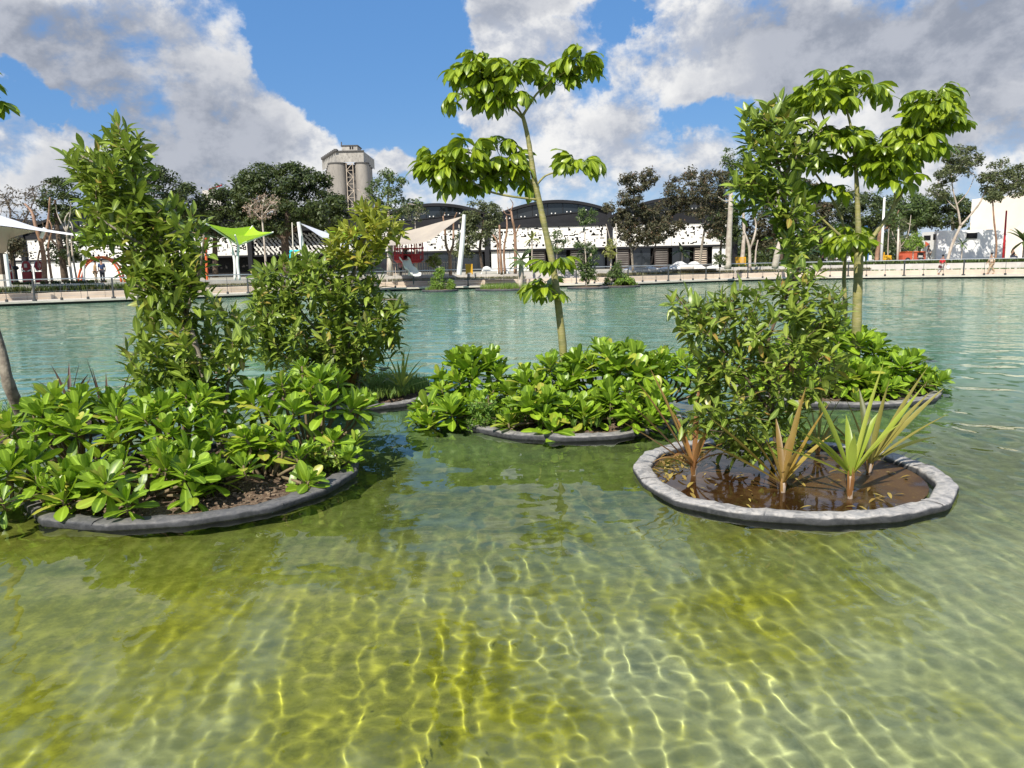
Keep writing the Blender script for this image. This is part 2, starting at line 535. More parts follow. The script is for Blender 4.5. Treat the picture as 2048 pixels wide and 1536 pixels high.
def rim_mat(name, dust):
    m, t = mk_mat(name)
    tc = t.n('ShaderNodeTexCoord').outputs['Object']
    geo = t.n('ShaderNodeNewGeometry')
    nz = t.n('ShaderNodeSeparateXYZ', {0: geo.outputs['Normal']}).outputs[2]
    a = t.noise(tc, 1.6, 6, 0.65)
    bb = t.noise(tc, 17.0, 7, 0.72, 0.6)
    wr = t.noise(tc, 7.0, 5, 0.55, 2.2)
    dusty = t.math('MULTIPLY', t.step(t.math('ADD', nz, t.math('MULTIPLY', t.math('SUBTRACT', a, 0.5), 1.6)), 0.2, 1.0), dust)
    col = t.mix(t.step(bb, 0.3, 0.7), (0.022, 0.023, 0.026), (0.055, 0.055, 0.058))
    col = t.mix(dusty, col, t.mix(t.step(bb, 0.35, 0.65), (0.31, 0.30, 0.285), (0.52, 0.48, 0.43)))
    col = t.mix(t.math('MULTIPLY', t.step(wr, 0.52, 0.60), 0.42), col, (0.08, 0.08, 0.085))
    b = t.n('ShaderNodeBsdfPrincipled', {'Base Color': col, 'Roughness': 0.7})
    bp = t.n('ShaderNodeBump', {'Strength': 0.2, 'Distance': 0.02, 'Height': t.math('ADD', wr, t.math('MULTIPLY', bb, 0.35))})
    t.t.links.new(bp.outputs[0], b.inputs['Normal'])
    fin(t, b.outputs[0])
    return m


M['rim_dark'] = rim_mat('dark_liner_fabric', 0.28)
M['rim_mid'] = rim_mat('mid_liner_fabric', 0.62)
M['rim_pale'] = rim_mat('dusty_liner_fabric', 0.95)
# ------------------------------------------------------------------ water and pond bed


def build_water():
    # rings that widen with distance, so near ripples get fine geometry
    r = [0.85]
    while r[-1] < 82:
        r.append(r[-1] * 1.0038)
    r = np.array(r)
    th = np.linspace(R(-60), R(60), 780)
    RR, TT = np.meshgrid(r, th, indexing='ij')
    X, Y = RR * np.sin(TT), RR * np.cos(TT)
    Z = np.zeros_like(X)
    DR = RR * 0.0038
    g = np.random.default_rng(9)
    patch = 0.8 + 0.4 * np.sin(X * 0.9 + 0.6 * np.sin(Y * 0.7) + 1.0) * np.sin(Y * 0.55 + 0.8 * np.sin(X * 0.5))
    for i in range(120):
        if i % 2:                                     # ripples running sideways: long caustic lines
            lam = 0.095 * math.exp(g.uniform(0, 1.55))
            d, slope = g.normal(R(3), 0.22), 0.0068
        else:                                         # cross ripples running along the view
            lam = 0.09 * math.exp(g.uniform(0, 2.9))
            d, slope = g.normal(R(80), 0.5), (0.0040 if lam < 0.5 else 0.0065)
        k = 2 * math.pi / lam
        fade = np.clip((lam / (DR * 4.2) - 0.7) / 0.8, 0, 1)
        Z += slope / k * fade * np.sin(k * (X * math.cos(d) + Y * math.sin(d)) + g.uniform(0, 6.283)) * (patch if lam < 0.5 else 1.0)
    for i in range(44):                               # fine wind ripples
        lam = g.uniform(0.055, 0.13)
        d, slope = (g.normal(R(0), 0.45) if i % 3 else g.uniform(0.9, 2.2)), 0.0034
        k = 2 * math.pi / lam
        fade = np.clip((lam / (DR * 4.0) - 0.8) / 0.6, 0, 1)
        if fade.max() > 0:
            Z += slope / k * fade * np.sin(k * (X * math.cos(d) + Y * math.sin(d)) + g.uniform(0, 6.283)) * patch
    nr, nt = X.shape
    V = np.stack([X, Y, Z], -1).reshape(-1, 3)
    i = np.arange(nr * nt).reshape(nr, nt)
    F = np.stack([i[:-1, :-1], i[:-1, 1:], i[1:, 1:], i[1:, :-1]], -1).reshape(-1, 4)
    m, t = mk_mat('pond_water')
    pos = t.n('ShaderNodeNewGeometry').outputs['Position']
    dist = t.n('ShaderNodeSeparateXYZ', {0: pos}).outputs[1]
    chop = t.step(dist, 9.0, 26.0)                       # wind chop out on the open pond
    n1 = t.noise(t.vm('MULTIPLY', pos, (0.7, 1.5, 1)), 2.6, 3, 0.6)
    n2 = t.noise(t.vm('MULTIPLY', pos, (0.5, 1.2, 1)), 0.9, 3, 0.55)
    hgt = t.math('ADD', t.math('MULTIPLY', n1, 0.045), t.math('MULTIPLY', n2, 0.08))
    bp = t.n('ShaderNodeBump', {'Strength': t.math('MULTIPLY', chop, 0.9), 'Distance': 1.0, 'Height': hgt})
    gl = t.n('ShaderNodeBsdfGlass', {'IOR': 1.33, 'Roughness': 0.0, 'Color': (0.92, 0.975, 0.90)})
    t.t.links.new(bp.outputs[0], gl.inputs['Normal'])
    fin(t, gl.outputs[0])
    o = link('pond_water', np_mesh('pond_water', V, F, m, True))
    o.cycles.is_caustics_caster = True
    tag(o, kind='structure')

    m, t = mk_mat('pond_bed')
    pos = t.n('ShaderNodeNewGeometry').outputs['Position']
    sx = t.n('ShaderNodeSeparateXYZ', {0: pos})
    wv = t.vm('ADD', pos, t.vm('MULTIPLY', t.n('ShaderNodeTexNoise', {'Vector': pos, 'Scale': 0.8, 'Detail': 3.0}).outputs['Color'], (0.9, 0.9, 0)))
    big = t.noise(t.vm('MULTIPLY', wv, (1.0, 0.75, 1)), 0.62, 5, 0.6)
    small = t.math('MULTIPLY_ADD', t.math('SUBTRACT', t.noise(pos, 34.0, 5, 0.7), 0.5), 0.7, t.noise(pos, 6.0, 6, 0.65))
    side = t.math('MULTIPLY', sx.outputs[0], -0.045)       # more algae towards the left
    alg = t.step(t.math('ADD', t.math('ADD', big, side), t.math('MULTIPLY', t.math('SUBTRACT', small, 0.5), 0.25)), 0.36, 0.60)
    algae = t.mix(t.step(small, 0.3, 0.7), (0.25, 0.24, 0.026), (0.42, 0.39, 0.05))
    silt = t.mix(t.step(small, 0.3, 0.7), (0.36, 0.36, 0.17), (0.48, 0.475, 0.25))  # sediment, made paler to carry reflected sky and milky water
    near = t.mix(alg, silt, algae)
    mid = t.mix(t.step(small, 0.3, 0.7), (0.12, 0.14, 0.03), (0.20, 0.22, 0.065))  # bed colour darkened here to suggest deeper water and its dark reflections
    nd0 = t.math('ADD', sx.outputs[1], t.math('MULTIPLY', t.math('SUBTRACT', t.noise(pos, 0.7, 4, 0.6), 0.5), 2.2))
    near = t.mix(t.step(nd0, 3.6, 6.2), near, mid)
    depth_tint = t.mix(t.step(t.noise(pos, 0.10, 4, 0.6), 0.3, 0.7), (0.18, 0.41, 0.32), (0.29, 0.48, 0.36))  # teal painted in for deep, turbid water; the bed stays flat
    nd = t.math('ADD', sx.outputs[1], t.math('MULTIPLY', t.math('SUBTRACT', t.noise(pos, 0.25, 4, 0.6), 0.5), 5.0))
    col = t.mix(t.step(nd, 6.0, 14.0), near, depth_tint)
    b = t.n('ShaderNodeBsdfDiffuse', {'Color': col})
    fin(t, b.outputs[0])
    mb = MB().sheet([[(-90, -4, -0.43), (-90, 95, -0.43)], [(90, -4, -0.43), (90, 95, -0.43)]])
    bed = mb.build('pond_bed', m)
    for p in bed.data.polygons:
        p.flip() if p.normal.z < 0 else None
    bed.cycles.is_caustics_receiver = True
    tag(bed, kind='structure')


build_water()

# ------------------------------------------------------------------ far shore: promenade, step, planting strip, wall, terrace
SHORE = [(-66, 6), (-52, 24), (-40, 38), (-30.1, 45.8), (-23.9, 49.6), (-18.7, 53.6), (-9.6, 60.2), (1.1, 61.0), (6.8, 60.8), (10.3, 61.8), (16.3, 65.6), (22.3, 67.6), (26.9, 67.1), (34, 63.6), (39.6, 59.9), (52, 49), (62, 34)]


def smooth_line(pts, n=4):
    pts = [Vector((x, y, 0)) for x, y in pts]
    out = []
    for i in range(len(pts) - 1):
        a, b, c, d = pts[max(i - 1, 0)], pts[i], pts[i + 1], pts[min(i + 2, len(pts) - 1)]
        for k in range(n):
            t = k / n
            out.append(0.5 * ((2 * b) + (c - a) * t + (2 * a - 5 * b + 4 * c - d) * t * t + (3 * b - a - 3 * c + d) * t ** 3))
    out.append(pts[-1])
    return out


SL = smooth_line(SHORE)
SN = []
for i in range(len(SL)):
    d = SL[min(i + 1, len(SL) - 1)] - SL[max(i - 1, 0)]
    SN.append(Vector((-d.y, d.x, 0)).normalized())
TZ = 1.15


def sh(i, s, z):
    p = SL[i] + SN[i] * s
    return Vector((p.x, p.y, z))


def sweep(prof, closed=True, i0=0, i1=None):
    i1 = len(SL) if i1 is None else i1
    mb = MB()
    rows = [[sh(i, s, z) for s, z in (prof + [prof[0]] if closed else prof)] for i in range(i0, i1)]
    mb.sheet(rows)
    return mb


tag(sweep([(0.25, -0.7), (0.25, 0.09), (-0.02, 0.09), (-0.02, 0.13), (0.4, 0.13), (0.4, -0.7)]).build('promenade_edge', M['dark_edge']), kind='structure')
tag(sweep([(-0.06, 0.13), (-0.06, 0.235), (2.6, 0.26), (2.6, 0.13)]).build('promenade', M['concrete']), kind='structure')
KERB = True
tag(sweep([(3.5, 0.0), (3.5, 0.60), (4.45, 0.62), (4.45, 0.0)]).build('planting_strip', M['soil']), kind='structure')
wall = thing('retaining_wall', 'long low weathered concrete wall behind the far waterside planting strip', 'wall', (0, 64, 0))
seg = 2
for i in range(0, len(SL) - 1, seg):
    b = sweep([(4.45, 0.3), (4.45, 1.18), (4.8, 1.19), (4.8, 0.3)], i0=i, i1=min(i + seg + 1, len(SL)))
    o = b.build('wall_panel', M['concrete_grey'], wall)
    o.scale = (1, 1, 1)
ter = MB()
ter.sheet([[sh(i, 4.8, TZ), Vector((SL[i].x * 3, 130 + SL[i].y * 0.2, TZ)), Vector((SL[i].x * 12, 900, TZ))] for i in range(len(SL))])
tag(ter.build('terrace', M['terrace']), kind='structure')

# railing along the promenade edge
rail = thing('railing', 'slim dark metal railing with pale handrail along the far promenade edge', 'railing', (0, 60, 0.24))
cum = [0.0]
for i in range(1, len(SL)):
    cum.append(cum[-1] + (SL[i] - SL[i - 1]).length)


def along(dist, s, z):
    for i in range(1, len(SL)):
        if cum[i] >= dist:
            t = (dist - cum[i - 1]) / (cum[i] - cum[i - 1])
            return sh(i - 1, s, z).lerp(sh(i, s, z), t)
    return sh(len(SL) - 1, s, z)


kerb = tag(bpy.data.objects.new('stepped_kerb', None), kind='structure')
COL.objects.link(kerb)
D = 24.0
while D < cum[-1] - 20:
    a, b = D + 0.012, D + 1.408
    MB().sheet([[along(q, s_, z_) for s_, z_ in ((2.6, 0.0), (2.6, 0.63), (2.615, 0.645), (3.5, 0.66), (3.5, 0.0))] for q in (a, (a + b) / 2, b)]).build('slab', M['concrete_beige'], kerb)
    D += 1.42
tag(sweep([(2.66, 0.0), (2.66, 0.62), (3.49, 0.63), (3.49, 0.0)]).build('kerb_base', M['concrete_grey']), kind='structure')
D = 30.0
k = 0
while D < cum[-1] - 22:
    p = along(D, 0.08, 0.24)
    if k % 3 == 0:
        MB().box(p + Vector((0, 0, 0.63)), (0.09, 0.07, 1.27)).box(p + Vector((0, 0, 0.05)), (0.2, 0.16, 0.1)).build('post', M['post'], rail)
    else:
        MB().box(p + Vector((0, 0, 0.6)), (0.022, 0.022, 1.2)).box(p + Vector((0, 0, 0.08)), (0.13, 0.1, 0.16)).build('stanchion', M['post'], rail)
    D += 1.42
    k += 1
for zz, rr, mt, nm in ((1.53, 0.035, 'steel', 'handrail'), (1.15, 0.007, 'steel', 'cable'), (0.8, 0.007, 'steel', 'cable'), (0.5, 0.007, 'steel', 'cable')):
    MB().tube([along(d, 0.08, zz) for d in np.arange(30, cum[-1] - 22, 2.0)], rr, 5).build(nm, M[mt], rail)


def grass_strip(name, matn, d0, d1, n, h, s0, s1, z, lean=0.5, wide=0.012, kind_label=None):
    g = np.random.default_rng(int(d0 * 10) + n)
    V, F = [], []
    for i in range(n):
        d = g.uniform(d0, d1)
        b = along(d, g.uniform(s0, s1), z)
        for j in range(7):
            a = g.uniform(0, 6.28)
            hh = h * g.uniform(0.5, 1.15)
            le = lean * hh * g.uniform(0.2, 1)
            t = b + Vector((math.cos(a) * le, math.sin(a) * le, hh))
            q = Vector((-math.sin(a), math.cos(a), 0)) * wide * (1 + 10 * wide)
            o = len(V)
            mid = b.lerp(t, 0.55) + Vector((0, 0, hh * 0.12))
            V += [b - q, b + q, mid + q * 0.8, mid - q * 0.8, t]
            F += [(o, o + 1, o + 2, o + 3), (o + 3, o + 2, o + 4, o + 4)]
    mb = MB()
    mb.v = [tuple(v) for v in V]
    mb.f = [f if f[2] != f[3] else f[:3] for f in F]
    return tag(mb.build(name, M[matn]), kind='stuff')


grass_strip('grass', 'far_green', 30, 66, 700, 0.6, 3.7, 4.35, 0.61, 0.7, 0.022)
grass_strip('grass', 'grass_dull', 30, 66, 260, 0.45, 3.6, 4.35, 0.61, 0.7, 0.02)
grass_strip('ground_cover', 'grass_dull', 66, 90, 900, 0.30, 3.6, 4.35, 0.61, 0.8, 0.02)
grass_strip('ground_cover', 'grass_dull', 97, 121, 1300, 0.36, 3.6, 4.35, 0.61, 0.8, 0.022)
grass_strip('ground_cover', 'fine', 121, 140, 260, 0.14, 4.0, 4.4, 0.61, 0.8, 0.03)
grass_strip('undergrowth', 'far_green', 112, 150, 1300, 0.36, 5.2, 6.6, TZ, 0.9, 0.045)
grass_strip('undergrowth', 'far_dark', 30, 60, 500, 0.25, 5.2, 6.6, TZ, 0.9, 0.04)

# ------------------------------------------------------------------ market hall
M['slat_grey'] = surf('slat_grey', (0.20, 0.18, 0.16), (0.13, 0.115, 0.10), 1.0, 0.7)
HALL_ROT = math.atan(-0.075)
hall = thing('market_hall', 'long black hall with arched roofs above a white perforated screen', 'hall', (0, 92.5, TZ))
hall.rotation_euler = (0, 0, HALL_ROT)
BAY = 14.4
HX1 = 26.2                                  # end column


def screen_panel(x0, x1, z0, z1, style, seed):
    """white cladding sheet with real dot openings; the diagonal ones shape shadow stripes"""
    g = random.Random(seed)
    mb = MB()
    nx, nz = int((x1 - x0) / 0.13), 20
    dx, dz = (x1 - x0) / nx, (z1 - z0) / nz
    hole = [[False] * nx for _ in range(nz)]
    if style == 'dots':
        for _ in range(int(nx * nz * 0.10)):
            a, b = g.randrange(nx), g.randrange(nz)
            q = g.random()
            w, h = (1, 1) if q < 0.62 else ((2, 2) if q < 0.74 else ((1, 3) if q < 0.82 else ((3, 1) if q < 0.94 else (4, 1))))
            for i in range(w):
                for j in range(h):
                    if a + i < nx and b + j < nz and b + j > 0:
                        hole[b + j][a + i] = True
    else:  # diagonal holes cut where shadow stripes fall across the screen
        for b in range(nz):
            for a in range(nx):
                ph = (a + (nz - b) * -0.75) % 4
                hole[b][a] = ph < 1.9 and g.random() > 0.08 or g.random() < 0.05
    y = -0.06
    for b in range(nz):
        a = 0
        while a < nx:
            if hole[b][a]:
                a += 1
                continue
            c = a
            while c < nx and not hole[b][c]:
                c += 1
            xa, xb, za, zb = x0 + a * dx, x0 + c * dx, z0 + b * dz, z0 + (b + 1) * dz
            vs = [(xa, y, za), (xb, y, za), (xb, y, zb), (xa, y, zb), (xa, 0.06, za), (xb, 0.06, za), (xb, 0.06, zb), (xa, 0.06, zb)]
            mb.add(vs, [(0, 1, 2, 3), (0, 3, 7, 4), (1, 5, 6, 2)])
            a = c
    return mb


Z_DOOR, Z_BAND, Z_EAVE = 2.42, 5.02, 6.95
SIN = math.sin
for bi in range(7):
    xr = HX1 - bi * BAY
    xl = xr - BAY
    # column
    MB().box((xr, -0.25, 3.45), (0.55, 0.5, 6.9)).build('column', M['black'], hall, local=True)
    style = 'shadow_stripes' if bi in (3,) else 'dots'
    for j in range(2):
        a, b = xl + 0.3 + j * (BAY - 0.6) / 2 + 0.02, xl + 0.3 + (j + 1) * (BAY - 0.6) / 2 - 0.02
        screen_panel(a, b, Z_DOOR + 0.12, Z_BAND, style, bi * 7 + j).build('screen_panel', M['white_screen'], hall, local=True)
    MB().box((xl + BAY / 2, 0.6, 3.75), (BAY, 0.1, 2.7)).build('backing_wall', M['near_black'], hall, local=True)
    MB().box((xl + BAY / 2, -0.12, Z_DOOR), (BAY - 0.56, 0.3, 0.2)).build('lintel', M['black'], hall, local=True)
    MB().box((xl + BAY / 2, -0.05, Z_BAND + 0.24), (BAY - 0.56, 0.35, 0.4)).build('fascia', M['black'], hall, local=True)
    # arched front: roof edge, sloped beam, glazing above it, sheet panel below
    zl, zr, zt = Z_EAVE - 0.85, Z_EAVE - 0.05, 8.05
    arc = []
    for q in range(25):
        t = q / 24
        base = zl + (zr - zl) * t
        arc.append((xl + 0.05 + (BAY - 0.1) * t, base + (zt - (zl + zr) / 2) * (1 - (2 * t - 1) ** 2)))
    beam = [(x, Z_BAND + 0.75 + 1.15 * q / 24) for q, (x, z) in enumerate(arc)]
    up, lo = MB(), MB()
    up.sheet([[(x, 0.02, min(zb, z - 0.2)), (x, 0.02, z - 0.32)] for (x, z), (_, zb) in zip(arc, beam)])
    up.build('clerestory_glazing', M['glazing'], hall, local=True)
    lo.sheet([[(x, -0.08, Z_BAND + 0.44), (x, -0.08, min(zb, z - 0.25))] for (x, z), (_, zb) in zip(arc, beam)])
    lo.build('sheet_panel', M['roof'], hall, local=True)
    MB().sheet([[(x, -0.16, min(zb, z - 0.2) - 0.06), (x, -0.16, min(zb, z - 0.2) + 0.06), (x, 0.02, min(zb, z - 0.2) + 0.06)] for (x, z), (_, zb) in zip(arc, beam)]).build('sloped_beam', M['black'], hall, local=True)
    MB().sheet([[(x, -0.5, z - 0.34), (x, -0.5, z), (x, 14, z + 0.02), (x, 60, z + 0.02)] for x, z in arc]).build('arched_roof', M['roof'], hall, local=True, smooth=False)
    for q in range(3, 22, 3):
        x, zb = beam[q]
        if arc[q][1] - zb > 0.9:
            MB().box((x, -0.02, (zb + arc[q][1]) / 2 - 0.1), (0.07, 0.1, arc[q][1] - zb - 0.4)).build('mullion', M['black'], hall, local=True)
            for dx in (-0.22, 0.22):
                MB().ball((x + 0.7 + dx, -0.24, zb + 0.2), 0.085, 6, 4).build('spotlight', M['white'], hall, local=True)
    # ground storey
    MB().box((xl + BAY / 2, 1.6, 1.2), (BAY, 0.1, 2.4)).build('recess_wall', M['near_black'], hall, local=True)
    if bi in (0, 1):
        xs = np.linspace(xl + 0.4, xr - 0.4, 7)
        for j in range(6):
            if bi == 0 and j == 5:
                MB().box(((xs[j] + xs[j + 1]) / 2 + 0.05, 0.1, 1.15), (2.0, 0.2, 2.3)).build('white_wall', M['white'], hall, local=True)
                continue
            if bi == 1 and j < 2:
                MB().box(((xs[j] + xs[j + 1]) / 2, 0.1, 1.15), (2.2, 0.2, 2.3)).build('white_wall', M['white'], hall, local=True)
                continue
            if j % 2 == 0:
                dr = MB().box(((xs[j] + xs[j + 1]) / 2, 0.25, 1.15), (1.6, 0.06, 2.3)).build('door', M['brown_door'], hall, local=True)
                for q in range(8):
                    MB().box(((xs[j] + xs[j + 1]) / 2, 0.17, 0.35 + q * 0.25), (1.35, 0.05, 0.11)).build('slat', M['concrete_beige'] if bi == 0 and j == 4 else M['slat_grey'], dr, local=True)
            else:
                MB().box(((xs[j] + xs[j + 1]) / 2, 0.3, 1.15), (2.0, 0.05, 2.3)).build('glass_door', M['glazing'], hall, local=True)
    elif bi in (2, 5, 6):
        for j in range(4):
            MB().box((xl + 0.5 + (j + 0.5) * (BAY - 1) / 4, 0.1, 1.15), ((BAY - 1) / 4 - 0.04, 0.2, 2.3)).build('white_wall' if bi > 2 else 'glass_door', M['white'] if bi > 2 else M['glazing'], hall, local=True)
MB().box((HX1 - 3.5 * BAY, 30, 2.9), (7 * BAY, 56, 5.6)).build('hall_body', M['black'], hall, local=True)
# dark pitched roof hung in front of the bays behind the play area
MB().box((HX1 - 3.5 * BAY, -0.9, 5.35), (BAY - 0.7, 1.6, 0.25)).build('awning', M['black'], hall, local=True)

# ------------------------------------------------------------------ grain silos far behind the hall
SY = 230.0


def PXY(px, py, Y):
    return P(px, py, Y)


silo = thing('grain_silo', 'weathered grey concrete grain silos with a boxy head house on top', 'silo', (P(690, 500, SY).x, SY, TZ))
zt = P(688, 329, SY).z
cyl = [(-1.95, 0, 2.6), (5.1, 0, 2.0), (-3.4, 5.4, 2.6), (-4.9, 10.8, 2.6), (-6.5, 16.4, 2.6), (4.6, 5.4, 2.0), (4.2, 10.8, 2.0)]
sx0 = P(692, 400, SY).x
for cx, cy, rr in cyl:
    c = Vector((sx0 + cx, SY + cy, 0))
    b = MB().lathe(c, [(rr, TZ), (rr, zt)], 24).build('cylinder_shell', M['silo'], silo, smooth=True)
    MB().lathe(c, [(rr, zt - 0.05), (rr + 0.18, zt), (rr + 0.18, zt + 0.35), (0.1, zt + 0.36)], 24).build('cap_band', M['silo_dark'], b)
zh0, zh1 = zt + 0.36, P(700, 305, SY).z
hx0, hx1 = P(676, 320, SY).x, P(730, 320, SY).x
head = MB()
bx0 = P(643.7, 320, SY + 16).x
front = [Vector((hx0, SY - 2, zh0)), Vector((hx1, SY - 2, zh0)), Vector((hx1, SY - 2, zh1)), Vector((hx0, SY - 2, zh1))]
back = [Vector((bx0, SY + 16, zh0)), Vector((hx1, SY + 16, zh0)), Vector((hx1, SY + 16, zh1)), Vector((bx0, SY + 16, zh1))]
head.add(front + back, [(0, 1, 2, 3), (4, 0, 3, 7), (1, 5, 6, 2), (3, 2, 6, 7)])
hb = head.build('head_house', M['silo_head'], silo)
MB().box(((hx0 + hx1) / 2, SY - 2, zh1 + 0.1), (hx1 - hx0 + 0.4, 0.7, 0.3)).build('cornice', M['silo_dark'], hb)
for q in range(9):
    t = q / 9
    p = front[3].lerp(back[3], t)
    MB().box(p + Vector((-0.1, 0.3, 0.35)), (0.9, 2.2, 0.7)).build('parapet_block', M['silo_dark'], hb)
px0, px1, zt2 = P(685, 300, SY).x, P(716, 300, SY).x, P(700, 293, SY).z
pent = MB().box(((px0 + px1) / 2, SY + 2, (zh1 + zt2) / 2), (px1 - px0, 6, zt2 - zh1)).build('roof_cabin', M['silo_head'], silo)
MB().box(((px0 + px1) / 2, SY + 2, zt2 + 0.12), (px1 - px0 + 0.4, 6.4, 0.26)).build('cornice', M['silo_dark'], pent)
for dx in (0.35, 1.0):
    MB().box(((px0 + px1) / 2 + dx - 0.1, SY - 1.02, (zh1 + zt2) / 2 + 0.25), (0.42, 0.08, 0.75)).build('window', M['near_black'], pent)
MB().box((px0 + 0.0, SY - 1, zt2 + 0.5), (0.25, 0.25, 1.3)).build('vent_pipe', M['silo_dark'], pent)
# steel stair tower between the two front cylinders
lx0, lx1 = P(699, 400, SY).x, P(712, 400, SY).x
lt = MB()
yy = SY - 2.2
for x in (lx0, lx1):
    lt.tube([(x, yy, TZ), (x, yy, zt)], 0.10, 5)
nz = 16
for q in range(nz):
    z0 = TZ + (zt - TZ) * q / nz
    z1 = TZ + (zt - TZ) * (q + 1) / nz
    a, b = (lx0, lx1) if q % 2 else (lx1, lx0)
    lt.tube([(a, yy, z0), (b, yy, z1)], 0.075, 4)
    lt.tube([(lx0, yy + 0.1, z1), (lx1, yy + 0.1, z1)], 0.07, 4)
lt.build('lattice_stair', M['concrete_beige'], silo)
MB().box(((lx0 + lx1) / 2, SY + 0.8, (TZ + zt) / 2), (lx1 - lx0 + 2.2, 0.3, zt - TZ)).build('dark_infill', M['silo_dark'], silo)

# distant pale block with a red beam, glimpsed above the trees
blk = thing('distant_building', 'small pale rooftop with a red crane beam above the dark treetops', 'building', (P(425, 500, 260).x, 260, TZ))
a, b = P(402, 380, 260), P(440, 376, 260)
MB().box(((a.x + b.x) / 2, 264, (a.z + TZ) / 2), (b.x - a.x, 6, a.z - TZ)).build('wall', M['concrete_grey'], blk)
MB().tube([P(418, 379, 259), P(444, 370, 259)], 0.3, 4).build('crane_beam', M['dark_red'], blk)

# ------------------------------------------------------------------ white and beige buildings on the right
wb = thing('white_building', 'low white plastered building with three dark louvred windows and tree shadows on it', 'building', (P(1930, 520, 84).x, 84, TZ))
YB = 84.0
xa, xb, xc = P(1843, 490, YB + 5).x, P(1886, 490, YB).x, P(2012, 490, YB).x
ztop = P(1886, 461, YB).z
ft = [Vector((xa, YB + 5, TZ)), Vector((xa + 0.4, YB + 3.2, TZ)), Vector((xb - 0.5, YB + 0.35, TZ)), Vector((xb + 0.4, YB, TZ)), Vector((xc, YB, TZ)), Vector((xc * 1.1, YB + 9, TZ)), Vector((xa * 1.07, YB + 9, TZ))]
m = len(ft)
up = [v + Vector((0, 0, ztop - TZ)) for v in ft]
MB().add(ft + up, [(i, (i + 1) % m, m + (i + 1) % m, m + i) for i in range(m)] + [tuple(range(m, 2 * m))]).build('wall', M['white'], wb)


def louvre(px0, px1, py0, py1, Y, dy, rotz, parent):
    a, b = P(px0, py0, Y), P(px1, py1, Y)
    c = Vector(((a.x + b.x) / 2, Y - 0.06 + dy, (a.z + b.z) / 2))
    rt = Matrix.Rotation(rotz, 3, 'Z')
    w = MB().box(c, (b.x - a.x, 0.1, a.z - b.z), rt).build('window', M['near_black'], parent)
    h = a.z - b.z
    for q in range(7):
        MB().box(c + rt @ Vector((0, -0.07, -h / 2 + h * (q + 0.5) / 7)), (b.x - a.x - 0.1, 0.06, h / 7 * 0.45), rt).build('slat', M['black'], w)


louvre(1933, 1953, 466, 477, YB, 0, 0, wb)
louvre(1867, 1881, 468, 479.5, YB + 1.6, 0, R(-32), wb)
louvre(1848, 1859.5, 471, 481, YB + 3.25, 0, R(-38), wb)

bb = thing('beige_building', 'tall beige rendered building with a gently curving parapet behind the white one', 'building', (P(2000, 520, 94).x, 94, TZ))
YB2 = 94.0
xs = [P(px, 400, YB2).x for px in (1944, 1965, 1990, 2012, 2030, 2048, 2110, 2200)]
zs = [P(px, py, YB2).z for px, py in ((1944, 399), (1965, 396), (1990, 395), (2012, 392), (2030, 386), (2048, 383), (2110, 381), (2200, 380))]
rows = [[Vector((x, YB2 - 0.03 * (x - xs[0]) ** 1.3 * 0.6, TZ)), Vector((x, YB2 - 0.03 * (x - xs[0]) ** 1.3 * 0.6, z)), Vector((x * 1.16, YB2 + 12, z)), Vector((x * 1.16, YB2 + 12, TZ))] for x, z in zip(xs, zs)]
g = MB().sheet(rows)
g.add(rows[0], [(0, 3, 2, 1)])
g.build('wall', M['beige_wall'], bb)
# sloping buttress that meets the wall at the right
p0, p1, p2 = P(2013, 521, 88), P(2050, 440, 90), P(2090, 430, 88)
MB().add([Vector((p0.x, 86, TZ)), Vector((p0.x + 9, 84, TZ)), Vector((p1.x + 5, 88, p1.z + 1.2)), Vector((p1.x, 90, p1.z)), Vector((p0.x, 94, TZ)), Vector((p0.x + 9, 94, TZ))], [(0, 1, 2, 3), (0, 3, 4), (1, 5, 2), (3, 2, 5, 4)]).build('buttress', M['beige_wall'], bb)
# ------------------------------------------------------------------ leaf templates (base at origin, along +X, face up +Z)


def blade(stations, widths, fold=0.25, curl=0.0, droop=0.0, twist=0.0):
    """leaf blade; returns verts, quads-as-lists (n,4) with tip quads kept non-degenerate"""
    V, F = [], []
    for s, w in zip(stations, widths):
        z = curl * s * s
        x, zz = s, z
        if droop:
            a = droop * s
            x = math.sin(a) / droop if droop else s
            zz = -(1 - math.cos(a)) / droop
            x, zz = x, zz
        c = w * math.cos(fold)
        u = w * math.sin(fold)
        V += [(x, -c, zz + u), (x, 0, zz), (x, c, zz + u)]
    n = len(stations)
    for i in range(n - 1):
        a, b = i * 3, (i + 1) * 3
        F += [(a, b, b + 1, a + 1), (a + 1, b + 1, b + 2, a + 2)]
    return np.array(V, float), np.array(F, int)


ST = [0, 0.14, 0.34, 0.56, 0.78, 0.93, 1.0]
LEAF = {
    'scaevola': [blade(ST, [0.025, 0.05, 0.115, 0.185, 0.215, 0.15, 0.045], f, c) for f, c in ((0.22, 0.16), (0.34, -0.20), (0.15, -0.45), (0.42, 0.02))],
    'lance': [blade([0, 0.15, 0.4, 0.65, 0.87, 1.0], [0.015, 0.10, 0.195, 0.185, 0.095, 0.006], f, c) for f, c in ((0.35, 0.12), (0.2, -0.3), (0.5, -0.1), (0.28, -0.5))],
    'small': [blade([0, 0.3, 0.7, 1.0], [0.02, 0.2, 0.17, 0.01], f, c) for f, c in ((0.3, 0.05), (0.15, -0.3))],
}


